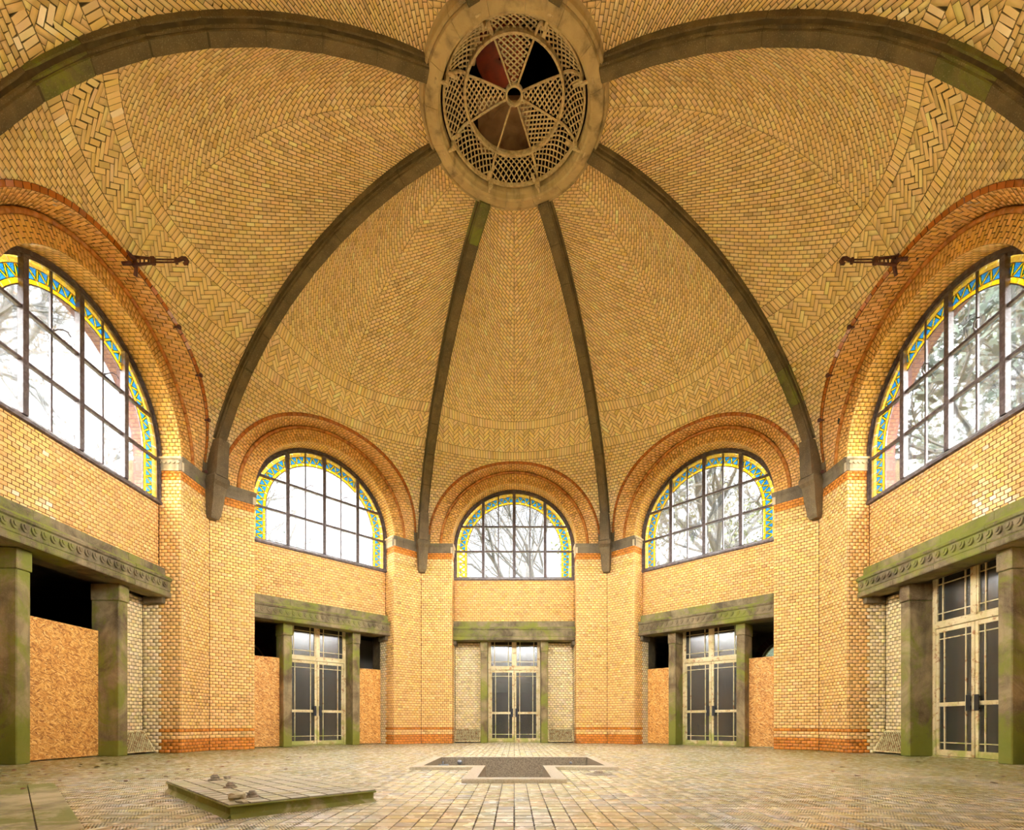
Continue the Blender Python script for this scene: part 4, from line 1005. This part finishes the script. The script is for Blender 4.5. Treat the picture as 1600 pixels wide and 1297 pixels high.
mb = MB(); mb.box(-XN, XN, YW0-.30, YW0-.02, dp, dp+.35); mb.build('step', M_CEMENT, bas)
tp = tag(empty('water_tap', (-1.31, -.55, -.06)), 'small grey metal tap on the left inner side of the basin', 'tap')
M_METAL = mk_simple('dull_metal', (.28, .3, .32), .35, .8)
m = MB(); m.tube([(0, 0, 0), (.10, 0, 0), (.16, 0, .01), (.19, 0, -.04)], [.022, .02, .02, .016], 10); m.build('spout', M_METAL, tp, True)
m = MB(); m.tube([(.08, 0, 0), (.08, 0, .06)], .012, 8); m.tube([(.08, -.035, .06), (.08, .035, .06)], .01, 8); m.build('handle', M_METAL, tp, True)
def knob(name, loc, lab, cat, r=.045):
    m = MB(); m.lathe([(.001, -.03), (r*.6, -.03), (r*.62, -.01), (r, 0), (r, .03), (r*.8, .045), (.001, .05)], 16)
    o = m.build(name, M_METAL, None, True, loc=loc, rot=(pi/2, 0, 0)); tag(o, lab, cat); return o
knob('water_inlet', (-.99, -.09, -.04), 'round blue-grey inlet fitting on the far basin wall, left', 'fitting')
knob('drain_fitting', (1.03, -.09, -.05), 'small round fitting on the far basin wall, right', 'fitting', .025)
# floor drain cover right of the basin
dc = tag(empty('drain_cover', (1.10, 6.5+CAMY, 0)), 'round stone drain cover lying on the floor right of the basin', 'drain cover')
m = MB(); m.lathe([(.001, .012), (.16, .012), (.18, .0), (.17, -.005)], 20); m.build('disc', M_CEMENT, dc)
m = MB(); m.lathe([(.001, .05), (.05, .045), (.07, .02), (.09, .012)], 12); m.build('knob', M_CEMENT, dc)

# ================================================================== PLATFORM
pl = tag(empty('platform', (PF[0], PF[1], 0), pi/4), 'low mossy tiled platform on the floor at the left', 'platform')
PWX, PWY = 1.137, 2.02
m = MB(); m.extr([(-.01, -.0), (.02, .03), (.02, .078), (PWX-.02, .078), (PWX-.02, .03), (PWX+.01, 0)], 'y', .02, PWY-.02); m.extr([(-.012, 0), (.018, .03), (.018, .077), (PWY-.018, .077), (PWY-.018, .03), (PWY+.012, 0)], 'x', .021, PWX-.021); m.build('base', M_PLATSIDE, pl)
m = MB(); rim_poly = None
m.bbox(0, PWX, 0, PWY, .078, .094, .006); m.build('slab', M_PLATSIDE, pl)
PB = Bricks(lambda c: np.tile([0, 0, 1.0], (len(c), 1)), .003, .008, .003); PB.tl = .2
def pcell(nx, ny):
    o = []
    for i in range(nx):
        for j in range(ny): o.append(((.004+i*(PWX-.008)/nx, .004+j*(PWY-.008)/ny), (.004+(i+1)*(PWX-.008)/nx, .004+j*(PWY-.008)/ny), (.004+(i+1)*(PWX-.008)/nx, .004+(j+1)*(PWY-.008)/ny), (.004+i*(PWX-.008)/nx, .004+(j+1)*(PWY-.008)/ny)))
    return np.array(o)
PB.add(pcell(8, 14), [], lambda P: np.c_[P, np.full(len(P), .102)], lambda u, w_: np.tile(np.array([.5, .44, .28]), (len(u), 1))); PB.finish()
PB.singles(range(len(PB.Q)), M_PTILE, pl, 'tile')
def on_floor(px, py, h): # photo measurement -> point on a horizontal plane at height h
    Z = (CAMZ-h)*780.8/(py-1131); return ((px-803.4)*Z/780.8, Z+CAMY, h)
def stub(px, py, s, lab):
    x, y, z = on_floor(px, py, .102)
    m = MB(); m.lathe([(.001, .07), (.03, .07), (.038, .06), (.038, .05), (.05, .048), (.055, .03), (.05, .02), (.08, .012), (.085, 0), (.001, 0)], 14)
    o = m.build('pipe_stub', M_CEMENT, None, True, loc=(x, y, z+.001)); o.scale = (s*.75, s*.75, s*.8); tag(o, lab, 'pipe stub', 'capped pipe stubs on the platform')
stub(336, 1219, 1.0, 'capped pipe stub on the platform, furthest back'); stub(360, 1231, .9, 'capped pipe stub in the middle of the platform row'); stub(394, 1245, .85, 'capped pipe stub on the platform, just right of the broken block')
def rock(name, loc, sx, sy, sz, lab, cat, mat, seed, group=None, sub=2):
    r_ = random.Random(seed); bm = bmesh.new(); bmesh.ops.create_icosphere(bm, subdivisions=sub, radius=1)
    for v in bm.verts:
        k = 1+r_.uniform(-.16, .16); q = v.co; q = Vector([math.copysign(abs(c)**.55, c) for c in q])*k
        v.co = Vector((q.x*sx, q.y*sy, max(0, (q.z+.75))*sz*.6))
    me = bpy.data.meshes.new(name); bm.to_mesh(me); bm.free(); me.materials.append(mat)
    o = mobj(name, me, None, loc, (0, 0, r_.uniform(0, 3))); tag(o, lab, cat, group); return o
x, y, z = on_floor(372, 1249, .102); rock('broken_block', (x, y, z+.001), .085, .055, .05, 'pale broken masonry block lying on the platform', 'rubble', M_RUBBLE, 3)
x, y, z = on_floor(355, 1217, .102); rock('stone_fragment', (x, y, z-.002), .03, .025, .03, 'small stone fragment at the back of the platform', 'rubble', M_CEMENT, 5)
x, y, z = on_floor(371, 1252.5, .102); rock('mortar_crumb', (x+.05, y-.04, z-.002), .045, .03, .02, 'flat crumb of mortar in front of the broken block', 'rubble', M_RUBBLE, 8)
# rubble by the left grille
for i, (px, py, s) in enumerate(((205, 1176, .16), (222, 1177, .14), (237, 1176, .10))):
    x, y, z = on_floor(px, py, 0); rock('stone_slab_fragment', (x, y, -.003), s, s*.6, .03, ['flat broken slab by the left vent grille, nearest the post', 'flat broken slab by the left vent grille, middle one', 'flat broken slab by the left vent grille, nearest the brick pier'][i], 'rubble', M_CEMENT, 20+i, 'broken slabs by the left grille')
# flush slab with border at the lower left
sl = tag(empty('floor_slab', (SC[0], SC[1], 0), -pi/4), 'flush mossy stone slab with a border in the lower left corner of the floor', 'slab')
m = MB(); m.bbox(0, 3.4, -.21, 0, -.009, .004, .003); m.bbox(0, .21, -2.6, -.213, -.009, .004, .003); m.build('border', M_PLATSIDE, sl)
m = MB()
for i in range(4): m.bbox(.215+.8*i, .215+.8*i+.794, -2.6, -.216, -.009, .001-.001*(i % 2), .003)
m.build('slab', M_PLATSIDE, sl)

# ================================================================== IRON BRACKETS + STUBS on the side arches
def bracket(th, lab):
    a = rad(th); t0 = -.06 if th == 270 else .06; n0 = 7.03; h0 = 9.12
    Bk = tag(empty('iron_bracket', (n0*sin(a)+t0*cos(a), n0*cos(a)-t0*sin(a), h0), -a), lab, 'bracket')
    m = MB(); m.tube([(-.17, .02, .10), (-.10, -.05, .06), (0, -.1, .02)], [.035, .03, .04], 8); m.tube([(.17, .02, -.12), (.10, -.05, -.06), (0, -.1, -.02)], [.035, .03, .04], 8)
    m.tube([(-.12, .04, -.16), (-.03, -.06, -.07)], [.03, .035], 8); m.tube([(.10, .03, .12), (.03, -.06, .05)], [.03, .03], 8); m.build('wall_claw', M_RUST, Bk, True)
    m = MB()
    for s2 in (-1, 1): m.tube([(0, -.05, .075*s2), (0, -.2, .06*s2), (0, -.40, .045*s2)], [.026, .024, .022], 8)
    for k in range(4): m.tube([(0, -.12-.075*k, -.06), (0, -.12-.075*k, .06)], .014, 6)
    m.bbox(-.035, .035, -.47, -.39, -.065, .065, .01); m.build('ladder_frame', M_RUST, Bk)
    m = MB()
    for s2 in (-1, 1): m.tube([(0, -.45, .028*s2), (0, -.84, .024*s2)], .013, 8)
    m.bbox(-.03, .03, -.88, -.83, -.05, .05, .008); m.build('double_rod', M_RUST, Bk)
    m = MB(); m.tube([(0, -.86, 0), (0, -.92, .02), (0, -.97, .045), (0, -1.03, .04), (0, -1.06, 0), (0, -1.04, -.045), (0, -.99, -.055)], [.028, .03, .034, .034, .034, .03, .024], 8); m.tube([(-.06, -1.02, -.01), (.06, -1.02, -.01)], .022, 8); m.build('pulley_head', M_RUST, Bk, True)
bracket(270, 'rusty iron bracket with a ladder-like arm on the left wall arch'); bracket(90, 'rusty iron bracket with a ladder-like arm on the right wall arch')
for th, sg in ((270, 1), (90, -1)):
    for i, ph_ in enumerate((66, 47, 28, 3)):
        p_ = rad(ph_); t = BA*cos(p_)*sg; h = HS+(BB)*sin(p_); nn = web_at(t, h); a = rad(th)
        o = MB(); o.tube([(0, .03, 0), (0, -.06, 0)], .022, 8); o.lathe([(.001, -.045), (.035, -.03), (.042, 0), (.035, .03), (.001, .045)], 10, c=(0, -.08, 0))
        ob = o.build('iron_anchor', M_RUST, None, True, loc=(nn*sin(a)+t*cos(a), nn*cos(a)-t*sin(a), h), rot=(0, 0, -a))
        pos = ['highest', 'second highest', 'third highest', 'lowest'][i]
        tag(ob, '%s small rusty iron anchor on the rim of the %s wall arch' % (pos, 'left' if th == 270 else 'right'), 'wall anchor', 'iron anchors along the side arches')

# ================================================================== LEAVES on the floor
m = MB(); pts = [(0, -.5, 0), (.22, -.25, .05), (.3, .05, .11), (.16, .35, .12), (0, .55, .05), (-.18, .33, .14), (-.28, .02, .12), (-.2, -.27, .04), (0, 0, .02)]
m.add(pts, [(8, i, (i+1) % 8) for i in range(8)]); m.tube([(0, -.5, .0), (.03, -.8, .05)], .02, 4); leaf_me = m.mesh('dead_leaf', M_LEAFB)
spots = [(rnd.uniform(5, 300), 1131+abs(rnd.gauss(0, 1))*26+52) for _ in range(64)]+[(rnd.uniform(300, 470), rnd.uniform(1178, 1206)) for _ in range(16)]+[(rnd.uniform(1290, 1590), rnd.uniform(1186, 1225)) for _ in range(14)]
for px, py in spots:
    if py > 1290: continue
    x, y, z = on_floor(px, py, 0)
    ok = all(x*sin(rad(45*k))+y*cos(rad(45*k)) < 7.35 for k in range(8))
    if not ok: continue
    r2_ = np.array([x, y])-PF
    if -.1 < r2_@e1 < 1.25 and -.1 < r2_@e2 < 2.15: z = .104 if (0.03 < r2_@e1 < 1.1 and .03 < r2_@e2 < 1.97) else None
    if z is None: continue
    o = bpy.data.objects.new('dead_leaf', leaf_me); o.location = (x, y, z+.002); o.rotation_euler = (rnd.uniform(-.2, .2), rnd.uniform(-.2, .2), rnd.uniform(0, 6.3)); k = rnd.uniform(.05, .10); o.scale = (k, k, k); link(o)
    tag(o, 'dry brown fallen leaf lying on the tiled floor', 'leaf', 'dry leaves scattered on the floor')

# ================================================================== OUTSIDE: ground and trees
m = MB(); m.box(-90, 90, -90, 90, -1.2, -1.0); tag(m.build('park_ground', M_GROUND), 'grassy park ground outside the windows', 'ground', kind='structure')
def tree(name, x, y, h, seed, lab, levels=5, leaf=None, nleaf=0, lsize=.12, r0=.28, spread=.55, group='park trees outside the windows'):
    r_ = random.Random(seed); m = MB(); tips = []
    def grow(p, d, L, r, lv):
        pts = [p]; rs = [r]; n = 4
        for i in range(n):
            d = (d+Vector((r_.gauss(0, .14), r_.gauss(0, .14), r_.gauss(.03, .10)))).normalized(); p = p+d*L/n; pts.append(p); rs.append(r*(1-.22*(i+1)/n))
        m.tube(pts, rs, 7 if lv > 2 else 4, False)
        if lv <= 2: tips.extend(pts[2:])
        if lv == 0: return
        k = 3 if lv > 1 else 4
        for i in range(k):
            ax = d.orthogonal().normalized(); ax.rotate(Matrix.Rotation(r_.uniform(0, 2*pi), 3, d)); nd = (d+ax*r_.uniform(.35, 1.1)*spread*1.6).normalized(); nd.z += .08
            q = pts[r_.choice((2, 3, 4, 4))]; grow(q, nd.normalized(), L*r_.uniform(.6, .82), rs[-1]*r_.uniform(.66, .9), lv-1)
    root = tag(empty(name, (x, y, -1.0)), lab, 'tree', group)
    grow(Vector((0, 0, 0)), Vector((0, 0, 1)), h*.36, r0, levels)
    m.build('branches', M_BARK, root, kind=None)
    if leaf and tips:
        V = []; F = []
        for i in range(nleaf):
            c = r_.choice(tips)+Vector((r_.gauss(0, .35), r_.gauss(0, .35), r_.gauss(0, .25))); a = Vector((r_.gauss(0, 1), r_.gauss(0, 1), r_.gauss(0, 1))).normalized(); b = a.orthogonal().normalized(); b.rotate(Matrix.Rotation(r_.uniform(0, 6), 3, a)); s_ = lsize*r_.uniform(.6, 1.4)
            k = len(V); V += [tuple(c-a*s_), tuple(c+b*s_*.5), tuple(c+a*s_), tuple(c-b*s_*.5)]; F.append((k, k+1, k+2, k+3))
        me = bpy.data.meshes.new('foliage'); me.from_pydata(V, [], F); me.materials.append(leaf); o = mobj('foliage', me, root); o['kind'] = 'stuff'
# positions: world (x,y); camera at y=-9.2 looking +y
tree('bare_tree', -16.5, 9.5, 25, 11, 'old bare tree with thick crooked branches outside the left window', 6, M_LEAFB, 500, .10, .5, .62)
tree('bare_tree', -20, 17, 31, 12, 'bare tree further back in the left window', 5, None, 0, .1, .35, .6)
tree('bare_tree', -14, 19, 23, 13, 'small-leaved tree at the left side of the front left window', 5, M_LEAFG, 900, .10, .16)
tree('bare_tree', -8.2, 20, 21, 14, 'thin bare tree low at the right in the front left window', 5, None, 0, .1, .08)
tree('bare_tree', 1.6, 17, 18, 15, 'bare tree right of the middle in the far window', 6, None, 0, .1, .17, .45)
tree('bare_tree', 5.2, 24, 23, 16, 'taller bare tree at the right side of the far window', 6, None, 0, .1, .24, .42)
tree('bare_tree', -2.5, 26, 22, 21, 'faint distant bare tree left of the middle in the far window', 6, None, 0, .1, .16, .42)
tree('leafy_tree', 12.4, 16.5, 20, 17, 'thick-trunked tree with thin green leaves outside the front right window', 6, M_LEAFY, 2600, .11, .42, .6)
tree('leafy_tree', 8.4, 20, 20, 18, 'small leafy tree left of centre in the front right window', 5, M_LEAFY, 1800, .11, .18)
tree('evergreen_tree', 17.5, 8, 18, 19, 'dense evergreen tree outside the right window', 6, M_LEAFG, 9000, .12, .3, .55)
tree('evergreen_tree', 24, 18, 24, 20, 'further evergreen tree behind the one outside the right window', 6, M_LEAFG, 8000, .13, .3, .55)
for i, (x, y) in enumerate(((15.5, 9.5), (12.5, 13.5))):
    r_ = random.Random(40+i); V = []; F = []
    for k in range(3500):
        c = Vector((r_.gauss(0, 1.3), r_.gauss(0, 1.3), r_.uniform(0, 4.6))); a = Vector((r_.gauss(0, 1), r_.gauss(0, 1), r_.gauss(0, 1))).normalized(); b = a.orthogonal(); s_ = .12
        n = len(V); V += [tuple(c-a*s_), tuple(c+b*s_*.6), tuple(c+a*s_), tuple(c-b*s_*.6)]; F.append((n, n+1, n+2, n+3))
    me = bpy.data.meshes.new('shrub'); me.from_pydata(V, [], F); me.materials.append(M_LEAFY)
    root = tag(empty('shrub', (x, y, -1)), ['bright green shrub outside the small arched side room window', 'green shrub behind the front right side room'][i], 'shrub'); o = mobj('foliage', me, root); o['kind'] = 'stuff'
    m = MB(); [m.tube([(0, 0, 0), (r_.gauss(0, .6), r_.gauss(0, .6), 2), (r_.gauss(0, 1.1), r_.gauss(0, 1.1), 4.2)], [.06, .04, .015], 5) for _ in range(7)]; m.build('stems', M_BARK, root)
